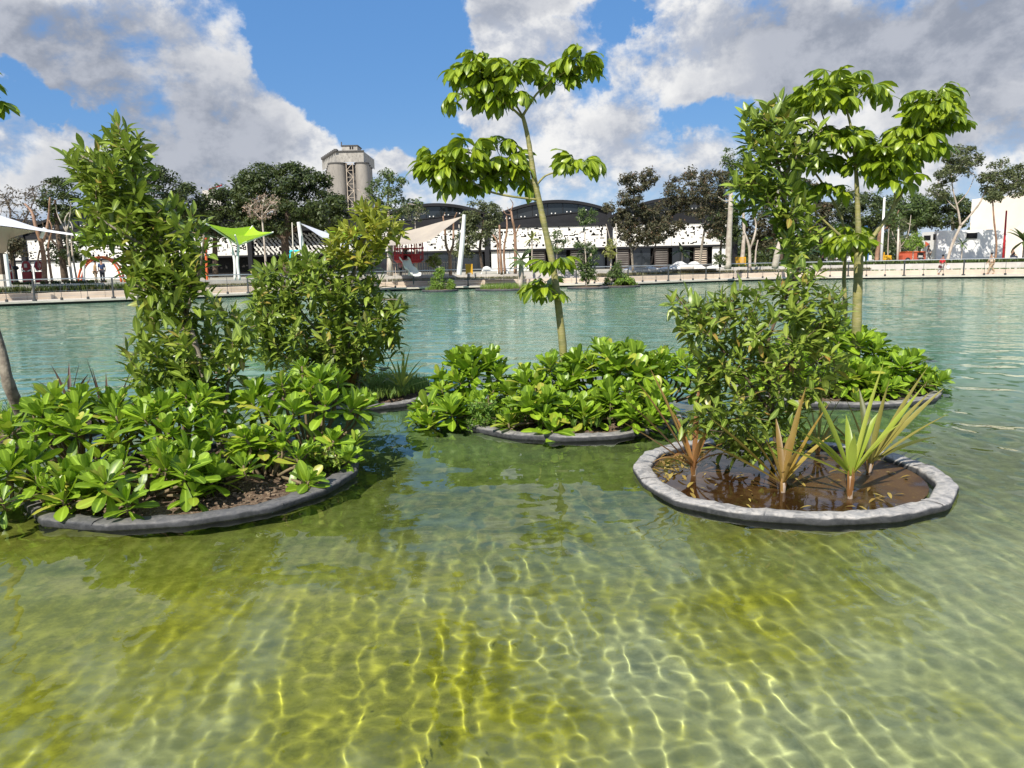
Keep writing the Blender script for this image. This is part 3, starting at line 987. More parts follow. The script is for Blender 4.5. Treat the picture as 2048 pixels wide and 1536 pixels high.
def compound(seed):
    g = random.Random(seed)
    Vs, Fs = [], []
    o = 0

    def push(V, F):
        nonlocal o
        Vs.append(V)
        Fs.append(F + o)
        o += len(V)
    # petiole as a slim three-sided strip
    n = 4
    pet = []
    for i in range(n):
        t = i / (n - 1)
        c = np.array([t * 0.75, 0, 0.10 * t - 0.10 * t * t])
        for k in range(3):
            a = 2.094 * k
            pet.append(c + 0.016 * np.array([0, math.cos(a), math.sin(a)]))
    F = [(i * 3 + k, i * 3 + (k + 1) % 3, (i + 1) * 3 + (k + 1) % 3, (i + 1) * 3 + k) for i in range(n - 1) for k in range(3)]
    push(np.array(pet), np.array(F))
    tip = np.array([0.75, 0, 0.0])
    for j in range(7):
        az = (j - 3) * R(48) + g.uniform(-0.12, 0.12)
        L = g.uniform(0.8, 1.1) * (1.0 if abs(j - 3) < 3 else 0.75)
        V, F = blade([0, 0.12, 0.35, 0.62, 0.85, 1.0], [0.018, 0.075, 0.165, 0.20, 0.125, 0.01], g.uniform(0.1, 0.35), 0, g.uniform(0.5, 1.5))
        V = V * L
        pitch = R(g.uniform(8, 40))
        ry = np.array([[math.cos(pitch), 0, math.sin(pitch)], [0, 1, 0], [-math.sin(pitch), 0, math.cos(pitch)]])
        rz = np.array([[math.cos(az), -math.sin(az), 0], [math.sin(az), math.cos(az), 0], [0, 0, 1]])
        push(V @ ry.T @ rz.T + tip, F)
    return np.vstack(Vs), np.vstack(Fs)


LEAF['palmate'] = [compound(s) for s in range(5)]
RIB = {k: [np.array([1.0 if (i % 3) == 1 else 0.0 for i in range(len(V))]) for V, F in v] for k, v in LEAF.items()}
for r_ in RIB['palmate']:
    r_[:12] = 0.5
LEAF_MESH = {}


def leaf_mesh(kind, i, mat):
    key = (kind, i, mat.name)
    if key not in LEAF_MESH:
        V, F = LEAF[kind][i]
        LEAF_MESH[key] = np_mesh('leaf', V, F, mat, True, RIB[kind][i])
    return LEAF_MESH[key]


def frame(d, up):
    x = d.normalized()
    z = up - x * up.dot(x)
    if z.length < 1e-4:
        z = x.orthogonal()
    z.normalize()
    y = z.cross(x)
    return x, y, z


def mat4(pos, d, up, s, sy=1.0):
    x, y, z = frame(d, up)
    m = np.eye(4)
    m[:3, 0] = x * s
    m[:3, 1] = y * s * sy
    m[:3, 2] = z * s
    m[:3, 3] = pos
    return m


CAMP = np.array([0, 0, CAM_H])


def put_leaves(owner, kind, mats, mat, nmax=300):
    """the nearest leaves become parts of their own, the others one joined part"""
    if not len(mats):
        return
    A = np.array(mats)
    dist = np.linalg.norm(A[:, :3, 3] - CAMP, axis=1)
    order = np.argsort(dist)
    base = np.array(owner.location)
    nv = len(LEAF[kind])
    var = rng.integers(0, nv, len(A))
    for i in order[:nmax]:
        o = bpy.data.objects.new('leaf', leaf_mesh(kind, int(var[i]), mat))
        COL.objects.link(o)
        o.parent = owner
        m = A[i].copy()
        m[:3, 3] -= base
        o.matrix_basis = Matrix(m.tolist())
    rest = order[nmax:]
    if len(rest):
        Vs, Fs, Rs, off = [], [], [], 0
        for v in range(nv):
            idx = rest[var[rest] == v]
            if not len(idx):
                continue
            V, F = LEAF[kind][v]
            W = np.einsum('nij,vj->nvi', A[idx, :3, :3], V) + (A[idx, :3, 3] - base)[:, None, :]
            Vs.append(W.reshape(-1, 3))
            Rs.append(np.tile(RIB[kind][v], len(idx)))
            Fs.append((F[None] + (np.arange(len(idx)) * len(V))[:, None, None]).reshape(-1, 4) + off)
            off += len(idx) * len(V)
        o = link('foliage', np_mesh('foliage', np.vstack(Vs), np.vstack(Fs), mat, True, np.concatenate(Rs)), owner)
        tag(o, kind='stuff')


def in_poly(x, y, poly):
    c = False
    j = len(poly) - 1
    for i in range(len(poly)):
        xi, yi = poly[i]
        xj, yj = poly[j]
        if (yi > y) != (yj > y) and x < (xj - xi) * (y - yi) / (yj - yi) + xi:
            c = not c
        j = i
    return c


def edge_dist(x, y, poly):
    best = 1e9
    for i in range(len(poly)):
        ax, ay = poly[i - 1]
        bx, by = poly[i]
        dx, dy = bx - ax, by - ay
        t = max(0, min(1, ((x - ax) * dx + (y - ay) * dy) / (dx * dx + dy * dy + 1e-9)))
        best = min(best, math.hypot(x - ax - t * dx, y - ay - t * dy))
    return best


def sample_crown(polys, Y, depth, n, g, inset=0.0, Yof=None):
    """points filling a crown whose outline in the picture is known; its depth swells with the distance to the outline"""
    pts = []
    areas = []
    for poly in polys:
        areas.append(abs(sum(poly[i - 1][0] * poly[i][1] - poly[i][0] * poly[i - 1][1] for i in range(len(poly)))) / 2)
    for poly, a in zip(polys, areas):
        k = max(1, int(round(n * a / sum(areas))))
        xs = [p[0] for p in poly]
        ys = [p[1] for p in poly]
        rmax = math.sqrt(a) * 0.35
        got = 0
        tries = 0
        while got < k and tries < k * 60:
            tries += 1
            x, y = g.uniform(min(xs), max(xs)), g.uniform(min(ys), max(ys))
            if not in_poly(x, y, poly):
                continue
            e = edge_dist(x, y, poly)
            if e < inset:
                continue
            sw = depth * math.sqrt(min(1, e / rmax + 0.08))
            yy = (Yof(x, y) if Yof else Y) + g.uniform(-1, 1) * sw
            pts.append(P(x, y, yy))
            got += 1
    return pts


def grow(skeleton, tips, g, r_tip=0.006, sag=0.0, step=None):
    """joins every tip to the nearest wood, lower wood preferred; returns segments (a, b, ra, rb) and each tip's direction"""
    nodes = [Vector(p) for p in skeleton]
    arr = np.array([list(p) for p in nodes])
    todo = [Vector(t) for t in tips]
    T = np.array([list(t) for t in todo])
    order = np.argsort([np.min(np.linalg.norm(arr - t, axis=1)) for t in T])
    parent = {i: None for i in range(len(nodes))}
    kids = {}
    dirs = {}
    edges = []
    for ti in order:
        t = T[ti]
        dv = t - arr
        dd = np.linalg.norm(dv, axis=1)
        cost = dd * (1 + 0.6 * np.clip(-dv[:, 2] / (dd + 1e-6), 0, 1))
        j = int(np.argmin(cost))
        a = Vector(arr[j])
        b = Vector(t)
        mid = a.lerp(b, 0.5) + Vector((g.uniform(-1, 1), g.uniform(-1, 1), g.uniform(-0.6, 0.2))) * (b - a).length * 0.12
        arr = np.vstack([arr, [list(mid)], [list(b)]])
        im, ib = len(arr) - 2, len(arr) - 1
        edges += [(j, im), (im, ib)]
        parent[im], parent[ib] = j, im
        dirs[int(ti)] = (b - mid).normalized() if (b - mid).length > 1e-5 else Vector((0, 0, 1))
    load = np.zeros(len(arr))
    for a, b in reversed(edges):
        load[b] += 1 if load[b] == 0 else 0
        load[a] += load[b]
    segs = []
    for a, b in edges:
        ra = r_tip * math.sqrt(min(load[b], 40))
        rb = r_tip * math.sqrt(max(1, min(load[b], 40) - 1)) * 0.9
        segs.append((Vector(arr[a]), Vector(arr[b]), ra, max(rb, r_tip * 0.7)))
    return segs, [dirs[i] for i in range(len(todo))]


def subdivide(pts, step):
    pts = [Vector(p) for p in pts]
    out = [pts[0]]
    for a, b in zip(pts[:-1], pts[1:]):
        k = max(1, int((b - a).length / step))
        for i in range(1, k + 1):
            out.append(a.lerp(b, i / k))
    return out


def curve_pts(pts, n=4):
    pts = [Vector(p) for p in pts]
    out = []
    for i in range(len(pts) - 1):
        a, b, c, d = pts[max(i - 1, 0)], pts[i], pts[i + 1], pts[min(i + 2, len(pts) - 1)]
        for k in range(n):
            t = k / n
            out.append(0.5 * ((2 * b) + (c - a) * t + (2 * a - 5 * b + 4 * c - d) * t * t + (3 * b - a - 3 * c + d) * t ** 3))
    out.append(pts[-1])
    return out


UP = Vector((0, 0, 1))


def spray(pos, axis, n, L, g, twig=0.16, wide=(72, 28)):
    """leaves set spirally round the end of a twig"""
    out = []
    a = axis.normalized()
    u = a.orthogonal().normalized()
    w = a.cross(u)
    ph = g.uniform(0, 6.28)
    for i in range(n):
        t = i / max(1, n - 1)
        p = pos - a * twig * (1 - t)
        az = ph + i * 2.4
        ang = R(wide[0] + (wide[1] - wide[0]) * t + g.uniform(-12, 12))
        d = a * math.cos(ang) + (u * math.cos(az) + w * math.sin(az)) * math.sin(ang)
        d.z -= 0.08
        up = a * 0.8 + UP * 0.6 + Vector((g.uniform(-.4, .4), g.uniform(-.4, .4), 0))
        out.append(mat4(p, d, up, L * g.choice((0.62, 0.8, 0.95, 1.05, 1.15)) * g.uniform(0.88, 1.12)))
    return out


def rosette(pos, axis, n, L, g):
    out = []
    L *= g.choice((0.72, 0.9, 1.0, 1.05, 1.15))
    a = axis.normalized()
    u = a.orthogonal().normalized()
    w = a.cross(u)
    ph = g.uniform(0, 6.28)
    for i in range(n):
        t = i / (n - 1)
        az = ph + i * 2.4 + g.uniform(-.2, .2)
        ang = R(98 - 86 * t ** 0.8 + g.uniform(-9, 9))
        d = a * math.cos(ang) + (u * math.cos(az) + w * math.sin(az)) * math.sin(ang)
        if t < 0.3:
            d.z -= 0.35 * (0.3 - t) / 0.3
        s = L * (0.85 + 0.25 * math.sin(math.pi * min(1, t + 0.25))) * g.uniform(0.88, 1.1) * (1.0 if t < 0.8 else 0.75)
        p = pos - a * 0.10 * (1 - t)
        out.append(mat4(p, d, a + UP * 0.25 + Vector((g.uniform(-.25, .25), g.uniform(-.25, .25), 0)), s, g.uniform(0.85, 1.1)))
    return out


def palm_leaf_cluster(pos, axis, n, L, g):
    out = []
    ph = g.uniform(0, 6.28)
    for i in range(n):
        az = ph + i * 2.4 + g.uniform(-.3, .3)
        e = g.uniform(-0.15, 0.55)
        d = Vector((math.cos(az) * math.cos(e), math.sin(az) * math.cos(e), math.sin(e))) + axis * 0.35
        out.append(mat4(pos - axis * g.uniform(0, 0.12), d, UP + Vector((g.uniform(-.2, .2), g.uniform(-.2, .2), 0)), L * g.uniform(0.75, 1.15)))
    return out


def leafy_plant(name, label, cat, base, wood, polys, Y, depth, n, leafkind, matn, L, nleaf, bark, group=None, r_tip=0.006, cluster='spray', seed=1, inset=6, Yof=None, wood_r=None, nmax=300, n_sides=5, upb=0.5, twig=0.16, wide=(72, 28)):
    """a tree or shrub: named trunk stems, thin branches, leaves as parts"""
    g = random.Random(seed)
    t = thing(name, label, cat, base, group)
    skel = []
    for k, (pts, r0, r1) in enumerate(wood):
        c = curve_pts(pts, 5)
        rad = [r0 + (r1 - r0) * i / (len(c) - 1) for i in range(len(c))]
        rad = [r * g.uniform(0.94, 1.06) for r in rad]
        MB().tube(c, rad, 9).build('trunk' if k == 0 else 'limb', M[bark], t, smooth=True)
        sk = subdivide(c, 0.12)
        skel += sk[int(len(sk) * (0.25 if k == 0 else 0.1)):]
    tips = sample_crown(polys, Y * 1.043, depth, n, g, inset, Yof)
    segs, dirs = grow(skel, tips, g, r_tip)
    br = MB()
    for a, b, ra, rb in segs:
        br.tube([a, b], [ra, rb], n_sides, cap=False)
    tag(br.build('branch', M['twig_green'] if matn in ('palmate',) else M['twig'], t, smooth=True), kind='stuff')
    mats = []
    for p, d in zip(tips, dirs):
        ax = (d * 0.6 + UP * upb + Vector((g.uniform(-.4, .4), g.uniform(-.4, .4), g.uniform(-.2, .3)))).normalized()
        k = max(3, int(nleaf * g.uniform(0.75, 1.25)))
        if cluster == 'spray':
            mats += spray(p, ax, k, L, g, twig, wide)
        else:
            mats += palm_leaf_cluster(p, ax, k, L, g)
    put_leaves(t, leafkind, mats, M[matn], nmax)
    return t


# ------------------------------------------------------------------ floating planters
def planter(name, label, cx, cy, r, matn, seed, wet=False, group='round floating planters', squash=1.0, facets=15, z=0.046):
    g = np.random.default_rng(seed)
    t = thing(name, label, 'planter', (cx, cy, 0), group)
    n = 132
    base = g.uniform(-0.03, 0.035, facets)
    ang = np.arange(n) * 2 * math.pi / n
    # the hoop is made of short straight pieces, so it is slightly faceted
    fa = ang / (2 * math.pi) * facets
    i0 = np.floor(fa).astype(int) % facets
    fr = fa - np.floor(fa)
    poly = np.cos(math.pi / facets) / np.cos((fr - 0.5) * 2 * math.pi / facets)
    rad = r * (poly * 0.9 + 0.1) + base[i0] * (1 - fr) + base[(i0 + 1) % facets] * fr
    lump = np.convolve(np.tile(g.normal(0, 1, n), 3), np.hanning(9) / np.hanning(9).sum(), 'same')[n:2 * n] * 0.006
    fine = g.normal(0, 0.0032, n)
    w = 0.152
    prof = [(-0.07, -0.09), (-0.008, -0.03), (0.0, 0.0), (0.004, z - 0.014), (-0.003, z - 0.002), (-0.016, z + 0.003), (-0.075, z + 0.006), (-w + 0.02, z + 0.003), (-w + 0.006, z - 0.003), (-w, z - 0.02), (-w - 0.003, z - 0.06)]
    rows = []
    for k in range(n + 1):
        q = k % n
        row = []
        for j, (dr, zz) in enumerate(prof):
            rr = rad[q] + dr + (fine[q] if j in (3, 5, 6) else 0) + lump[q] * (0.5 if j > 1 else 0)
            zz2 = zz + (lump[q] * 0.9 + fine[(q + j * 7) % n] * 1.2 if j > 2 else 0)
            row.append(Vector((cx + rr * math.cos(ang[q]), cy + rr * squash * math.sin(ang[q]), zz2)))
        rows.append(row)
    MB().sheet(rows).build('rim', M[matn], t, smooth=True)
    # stitched seams across the rim
    for k in range(0, n, 22):
        q = (k + int(g.integers(0, 8))) % n
        pts = []
        for j in range(3, 9):
            dr, zz = prof[j]
            rr = rad[q] + dr + lump[q] * 0.5
            pts.append(Vector((cx + rr * math.cos(ang[q]), cy + rr * squash * math.sin(ang[q]), zz + lump[q] * 0.9 + 0.004)))
        MB().tube(pts, 0.004, 4).build('seam', M[matn], t)
    # bed
    mb = MB()
    rows = []
    for a in range(15):
        rr = (r - 0.17) * a / 14
        row = []
        for k in range(41):
            th = k * 2 * math.pi / 40
            x, y = cx + rr * math.cos(th), cy + rr * squash * math.sin(th)
            h = z - (0.035 if wet else 0.05) + (0.0 if wet else (0.10 * (1 - (a / 14) ** 2) + 0.022 * math.sin(7 * x + 3 * y) * math.sin(5 * y - x) + (float(g.normal(0, 0.008)) if 0 < a < 14 and k < 40 else 0)))
            row.append(Vector((x, y, h)))
        row[-1] = row[0]
        rows.append(row)
    mb.sheet(rows).build('muddy_water' if wet else 'soil', M['mud_water'] if wet else M['soil'], t, smooth=True)
    return t


def mud_mat():
    m, t = mk_mat('mud_water')
    tc = t.n('ShaderNodeTexCoord').outputs['Object']
    a = t.noise(tc, 1.7, 5, 0.6)
    s = t.noise(tc, 38.0, 4, 0.7)
    col = t.mix(t.step(a, 0.4, 0.62), (0.030, 0.013, 0.005), (0.095, 0.052, 0.020))
    col = t.mix(t.math('MULTIPLY', t.step(s, 0.55, 0.7), t.step(a, 0.45, 0.6)), col, (0.17, 0.11, 0.03))
    b = t.n('ShaderNodeBsdfPrincipled', {'Base Color': col, 'Roughness': t.math('MULTIPLY_ADD', t.step(t.math('ADD', a, t.math('MULTIPLY', t.n('ShaderNodeSeparateXYZ', {0: tc}).outputs[0], 0.12)), 0.5, 0.66), 0.5, 0.05), 'IOR': 1.33})
    bp = t.n('ShaderNodeBump', {'Strength': 0.08, 'Distance': 0.02, 'Height': t.noise(tc, 5.0, 3, 0.5)})
    t.t.links.new(bp.outputs[0], b.inputs['Normal'])
    fin(t, b.outputs[0])
    return m


M['mud_water'] = mud_mat()

planter('floating_planter', 'round dark-rimmed planter full of glossy shrubs under the tall leaning tree', -2.68, 6.42, 1.33, 'rim_dark', 1)
planter('floating_planter', 'planter with grassy bed under the large dark bush, half hidden behind the leaning tree', -2.2, 10.65, 1.25, 'rim_mid', 2)
planter('floating_planter', 'planter crowded with glossy rosette shrubs around the single slender drooping-leaf tree', 0.65, 8.82, 1.31, 'rim_mid', 3)
planter('floating_planter', 'planter with rosette shrubs round the forked green-trunked tree', 4.28, 10.25, 1.32, 'rim_mid', 4)
planter('floating_planter', 'pale dusty-rimmed planter flooded with brown muddy water and strap-leaved plants', 2.2, 6.13, 1.24, 'rim_pale', 5, wet=True)
planter('floating_planter', 'planter cut off by the picture edge, holding a leaning grey trunk', -6.0, 8.66, 1.3, 'rim_dark', 6)

# floating litter in the muddy planter
g = random.Random(4)
lit = []
for _ in range(150):
    a, rr = g.uniform(0, 6.28), g.uniform(0.1, 1.05)
    if g.random() < 0.55:
        a = g.gauss(2.7, 0.5)
        rr = g.uniform(0.8, 1.06)
    lit.append(mat4(Vector((2.2 + rr * math.cos(a), 6.13 + rr * math.sin(a), 0.033)), Vector((g.uniform(-1, 1), g.uniform(-1, 1), 0.0)), UP, g.uniform(0.03, 0.10), 0.8))
A = np.array(lit)
V, F = LEAF['small'][1]
W = (np.einsum('nij,vj->nvi', A[:, :3, :3], V) + A[:, None, :3, 3]).reshape(-1, 3)
FF = (F[None] + (np.arange(len(A)) * len(V))[:, None, None]).reshape(-1, 4)
tag(link('leaf_litter', np_mesh('leaf_litter', W, FF, M['strap_gold'])), kind='stuff')
# bark chips and small stones on the soil of the near planter
chips = MB()
for _ in range(800):
    a = g.uniform(3.3, 6.4)
    rr = g.uniform(0.55, 1.09)
    c = Vector((-2.68 + rr * math.cos(a), 6.42 + rr * math.sin(a), 0.022 + 0.10 * (1 - (rr / 1.14) ** 2)))
    s = g.uniform(0.005, 0.018)
    chips.box(c, (s * 1.6, s, s * 0.7), Matrix.Rotation(g.uniform(0, 3), 3, 'Z') @ Matrix.Rotation(g.uniform(-.5, .5), 3, 'X'))
tag(chips.build('gravel', surf('soil_chips', (0.30, 0.22, 0.14), (0.12, 0.075, 0.045), 40, 0.95)), kind='stuff')

# ------------------------------------------------------------------ glossy rosette shrubs


def rosette_shrub(label, cx, cy, rx, ry, h0, h1, n, L, seed, nleaf=20, group='glossy rosette shrubs on the planters', tilt=0.35):
    """dome of leaf rosettes on bare stems"""
    g = random.Random(seed)
    n = int(n * 1.75)
    t = thing('rosette_shrub', label, 'shrub', (cx, cy, 0.1), group)
    stems = MB()
    mats = []
    pts = []
    tries = 0
    while len(pts) < n and tries < 4000:
        tries += 1
        a, rr = g.uniform(0, 6.28), math.sqrt(g.uniform(0, 1))
        x, y = cx + rx * rr * math.cos(a), cy + ry * rr * math.sin(a)
        z = h1 - (h1 - h0) * rr ** 2 - g.uniform(0, 0.16)
        p = Vector((x, y, z))
        if all((p - q).length > L * 0.68 for q in pts) or tries > 2500:
            pts.append(p)
    for p in pts:
        out = Vector((p.x - cx, p.y - cy, 0))
        ax = (UP + out * (tilt / max(rx, 0.2)) * 1.4 + Vector((g.uniform(-.25, .25), g.uniform(-.25, .25), 0))).normalized()
        b = Vector((cx + (p.x - cx) * 0.35, cy + (p.y - cy) * 0.35, 0.1))
        stems.tube(curve_pts([b, b.lerp(p, 0.5) + out * 0.1 - UP * 0.03, p - ax * 0.12, p], 3), [0.014] * 4 + [0.012] * 3 + [0.010] * 3, 5)
        mats += rosette(p, ax, int(nleaf * g.uniform(0.85, 1.2)), L * g.uniform(0.9, 1.1), g)
    stems.build('stem', M['twig'], t, smooth=True)
    put_leaves(t, 'scaevola', mats, M['scaevola'])
    return t


RS = [
    # near left planter
    ('low rosette shrub overhanging the near dark rim where it meets the picture edge', -3.62, 5.35, 0.62, 0.5, 0.24, 0.46, 13, 0.185, 21),
    ('rosette shrub drooping pale leaves over the front soil of the near dark planter', -2.72, 5.42, 0.56, 0.42, 0.33, 0.54, 11, 0.195, 22),
    ('rosette shrub near the right-hand curve of the near dark rim', -1.93, 5.85, 0.44, 0.42, 0.30, 0.56, 9, 0.175, 23),
    ('small leggy rosette shrub beside the dark rim closest to open water', -1.55, 6.35, 0.26, 0.30, 0.20, 0.42, 5, 0.15, 24),
    ('tall rosette shrub to the left of the leaning tree stem', -3.68, 6.4, 0.66, 0.55, 0.52, 0.80, 14, 0.19, 25),
    ('rosette shrub in the middle of the near dark planter', -2.75, 6.15, 0.52, 0.42, 0.58, 0.80, 10, 0.19, 26),
    ('tall rosette shrub leaning out between the leaning tree and the dark bush', -1.86, 6.85, 0.52, 0.42, 0.62, 0.92, 12, 0.195, 27),
    ('rosette shrub behind the leaning tree stem with leaves against the pond', -3.1, 7.0, 0.55, 0.3, 0.6, 0.85, 8, 0.18, 28),
    # centre planter
    ('rosette shrub spilling over the water from the slender tree planter', -0.62, 8.25, 0.48, 0.42, 0.16, 0.36, 9, 0.215, 31),
    ('rosette shrub standing high at the outer side of the slender tree planter', -0.42, 8.75, 0.45, 0.40, 0.50, 0.82, 10, 0.215, 32),
    ('rosette shrub at the front rim below the slender tree', 0.35, 7.7, 0.55, 0.32, 0.26, 0.50, 10, 0.215, 33),
    ('rosette shrub at the front rim next to the muddy planter', 1.18, 7.78, 0.52, 0.36, 0.28, 0.52, 10, 0.21, 34),
    ('broad rosette shrub right of the slender trunk', 1.12, 8.5, 0.62, 0.45, 0.58, 0.86, 14, 0.215, 35),
    ('rosette shrub filling the far end of the slender tree planter', 1.75, 8.75, 0.46, 0.45, 0.44, 0.78, 9, 0.205, 36),
    ('rosette shrub directly in front of the slender trunk', 0.35, 8.35, 0.42, 0.32, 0.52, 0.72, 7, 0.205, 37),
    # right back planter
    ('tall rosette shrub behind the olive-leaved bush, below the forked trunk', 4.25, 10.1, 0.68, 0.5, 0.62, 0.98, 16, 0.215, 41),
    ('rosette shrub at the water side of the forked tree planter', 4.85, 9.55, 0.52, 0.5, 0.26, 0.58, 12, 0.21, 42),
    ('low rosette shrub at the front rim of the forked tree planter', 4.05, 9.1, 0.52, 0.36, 0.25, 0.52, 10, 0.205, 43),
    ('rosette shrub on the inner side of the forked tree planter, behind the bush', 3.35, 9.55, 0.45, 0.45, 0.35, 0.7, 9, 0.205, 44),
]
for a in RS:
    lab_, x_, y_, rx_, ry_, h0_, h1_, n_, L_, sd_ = a
    k_ = 1.043
    rosette_shrub(lab_, x_ * k_, y_ * k_, rx_ * k_, ry_ * k_, max(0.2, 1.75 - (1.75 - h0_) * k_), 1.75 - (1.75 - h1_) * k_, n_, L_ * k_, sd_)

K = 1.043                                    # planters and their plants sit this much further out


def PN(x, y, Y):
    return P(x, y, Y * K)


def KV(x, y, z):
    return Vector((x * K, y * K, z))


# ------------------------------------------------------------------ trees and bushes on the planters
# leaning tree on the near left planter
Y1 = 6.9
wd = [([KV(-2.62, 6.75, 0.1), PN(405, 740, 6.85), PN(372, 630, Y1), PN(335, 520, Y1), PN(292, 410, Y1), PN(262, 330, Y1), PN(244, 262, Y1)], 0.035, 0.010),
      ([PN(372, 630, Y1), PN(400, 540, Y1 - .2), PN(408, 470, Y1 - .3)], 0.018, 0.007),
      ([PN(335, 520, Y1), PN(250, 470, Y1 - .3), PN(190, 430, Y1 - .3)], 0.016, 0.006),
      ([PN(292, 410, Y1), PN(210, 340, Y1), PN(150, 305, Y1)], 0.013, 0.006),
      ([KV(-2.62, 6.75, 0.1), PN(460, 740, 7.0), PN(480, 660, 7.0)], 0.02, 0.007)]
out = [[(238, 232), (262, 250), (285, 285), (302, 312), (282, 335), (312, 350), (312, 415), (345, 402), (372, 420), (402, 412), (424, 450), (420, 492), (398, 520), (410, 560), (440, 600), (482, 622), (520, 650), (510, 690), (470, 725), (430, 765), (250, 765), (236, 705), (286, 640), (300, 606), (258, 568), (238, 520), (176, 496), (150, 462), (165, 405), (140, 350), (118, 300), (160, 288), (200, 282), (218, 245)]]
leafy_plant('leaning_tree', 'tall leaning narrow-leaved tree rising over the sky from the near dark planter', 'tree', KV(-2.62, 6.75, 0.1), wd, out, Y1, 0.55, 325, 'lance', 'lance', 0.145, 11, 'bark_grey', seed=3, inset=4, r_tip=0.0035, twig=0.25, wide=(82, 24))

# large bush on the back left planter
Y2 = 9.7
wd = [([KV(-2.1, 10.0, 0.1), PN(668, 700, Y2), PN(690, 600, Y2), PN(720, 500, Y2), PN(742, 425, Y2)], 0.04, 0.010),
      ([PN(668, 700, Y2), PN(600, 620, Y2), PN(560, 550, Y2)], 0.025, 0.008),
      ([PN(690, 620, Y2), PN(760, 600, Y2 - .2), PN(800, 600, Y2 - .2)], 0.02, 0.007)]
low = [[(492, 600), (500, 545), (540, 522), (600, 505), (650, 500), (740, 515), (768, 540), (760, 580), (800, 598), (818, 612), (806, 645), (796, 690), (770, 735), (660, 760), (540, 740), (505, 670)]]
top = [[(645, 505), (655, 452), (690, 440), (712, 405), (762, 398), (800, 440), (815, 470), (790, 500), (765, 530), (700, 540)]]
leafy_plant('dense_bush', 'large dense dark green bush on the grassy planter in front of the play area', 'bush', KV(-2.1, 10.0, 0.1), wd, low, Y2, 0.85, 360, 'lance', 'lance', 0.16, 12, 'bark_grey', seed=5, inset=3, r_tip=0.004, twig=0.26, wide=(82, 24))
wd = [([KV(-1.95, 9.75, 0.1), PN(690, 640, 9.45), PN(712, 540, 9.4), PN(735, 460, 9.4)], 0.022, 0.008)]
leafy_plant('yellowish_tree', 'sparse yellow-green sapling rising out of the top of the large dark bush', 'sapling', KV(-1.95, 9.75, 0.1), wd, top, 9.4, 0.4, 62, 'lance', 'lance_yellow', 0.175, 9, 'bark_grey', seed=6, inset=8, r_tip=0.004)

# slender tree on the centre planter
Y3 = 8.75
tr = [KV(0.62, 8.8, 0.1), PN(1126, 700, Y3), PN(1120, 640, Y3), PN(1108, 545, Y3), PN(1095, 480, Y3), PN(1080, 410, Y3), PN(1068, 355, Y3), PN(1060, 300, Y3), PN(1053, 262, Y3), PN(1045, 230, Y3)]
wd = [(tr, 0.052, 0.022),
      ([PN(1045, 232, Y3), PN(1062, 205, Y3), PN(1078, 183, Y3), PN(1120, 150, Y3), PN(1170, 125, Y3 - .1)], 0.017, 0.007),
      ([PN(1049, 240, Y3), PN(1022, 215, Y3), PN(980, 190, Y3), PN(930, 180, Y3)], 0.016, 0.006),
      ([PN(1044, 230, Y3), PN(1020, 190, Y3 + .1), PN(1000, 150, Y3 + .1)], 0.013, 0.006),
      ([PN(1072, 372, Y3), PN(1090, 352, Y3), PN(1118, 342, Y3), PN(1140, 330, Y3)], 0.014, 0.006),
      ([PN(1068, 374, Y3), PN(1045, 350, Y3), PN(990, 345, Y3)], 0.013, 0.006),
      ([PN(1078, 400, Y3), PN(985, 385, Y3 - .1), PN(920, 350, Y3 - .2), PN(860, 330, Y3 - .2)], 0.015, 0.006),
      ([PN(1112, 590, Y3), PN(1090, 575, Y3 - .1), PN(1080, 570, Y3 - .1)], 0.010, 0.006)]
polys = [[(905, 165), (935, 135), (975, 108), (1010, 120), (1040, 140), (1058, 152), (1048, 190), (1030, 225), (985, 225), (940, 205), (908, 200)],
         [(1060, 150), (1090, 135), (1130, 120), (1175, 106), (1192, 118), (1175, 140), (1145, 150), (1110, 170), (1075, 165)],
         [(838, 312), (860, 295), (920, 288), (965, 302), (960, 330), (940, 352), (962, 380), (918, 395), (900, 360), (860, 372), (838, 350)],
         [(964, 276), (985, 270), (1008, 288), (985, 298)],
         [(960, 332), (1000, 318), (1050, 322), (1060, 350), (1058, 368), (1010, 370), (970, 358)],
         [(1100, 320), (1130, 306), (1165, 310), (1180, 335), (1165, 340), (1110, 340)],
         [(1062, 575), (1095, 540), (1112, 522), (1136, 540), (1132, 555), (1108, 562), (1100, 585), (1068, 600)]]
leafy_plant('slender_tree', 'slender tree with drooping palmate leaves and a thin bare green trunk', 'tree', KV(0.62, 8.8, 0.1), wd, polys, Y3, 0.38, 40, 'palmate', 'palmate', 0.24, 6, 'bark_green', seed=8, inset=4, r_tip=0.0045, cluster='palm', upb=0.4)

# forked tree on the right back planter
Y4 = 9.75
tr = [KV(4.42, 9.8, 0.1), PN(1713, 660, Y4), PN(1716, 560, Y4), PN(1718, 505, Y4)]
wd = [(tr, 0.062, 0.058),
      ([PN(1718, 508, Y4), PN(1716, 440, Y4), PN(1714, 380, Y4), PN(1711, 330, Y4), PN(1704, 265, Y4), PN(1692, 215, Y4)], 0.042, 0.012),
      ([PN(1716, 510, Y4), PN(1690, 480, Y4), PN(1655, 448, Y4), PN(1610, 403, Y4)], 0.026, 0.010),
      ([PN(1720, 508, Y4), PN(1745, 475, Y4), PN(1780, 425, Y4), PN(1815, 365, Y4), PN(1838, 305, Y4), PN(1852, 230, Y4)], 0.034, 0.010),
      ([PN(1712, 335, Y4), PN(1685, 300, Y4), PN(1655, 255, Y4), PN(1640, 215, Y4)], 0.018, 0.008),
      ([PN(1780, 425, Y4), PN(1790, 390, Y4 - .1), PN(1770, 350, Y4 - .2)], 0.016, 0.007)]
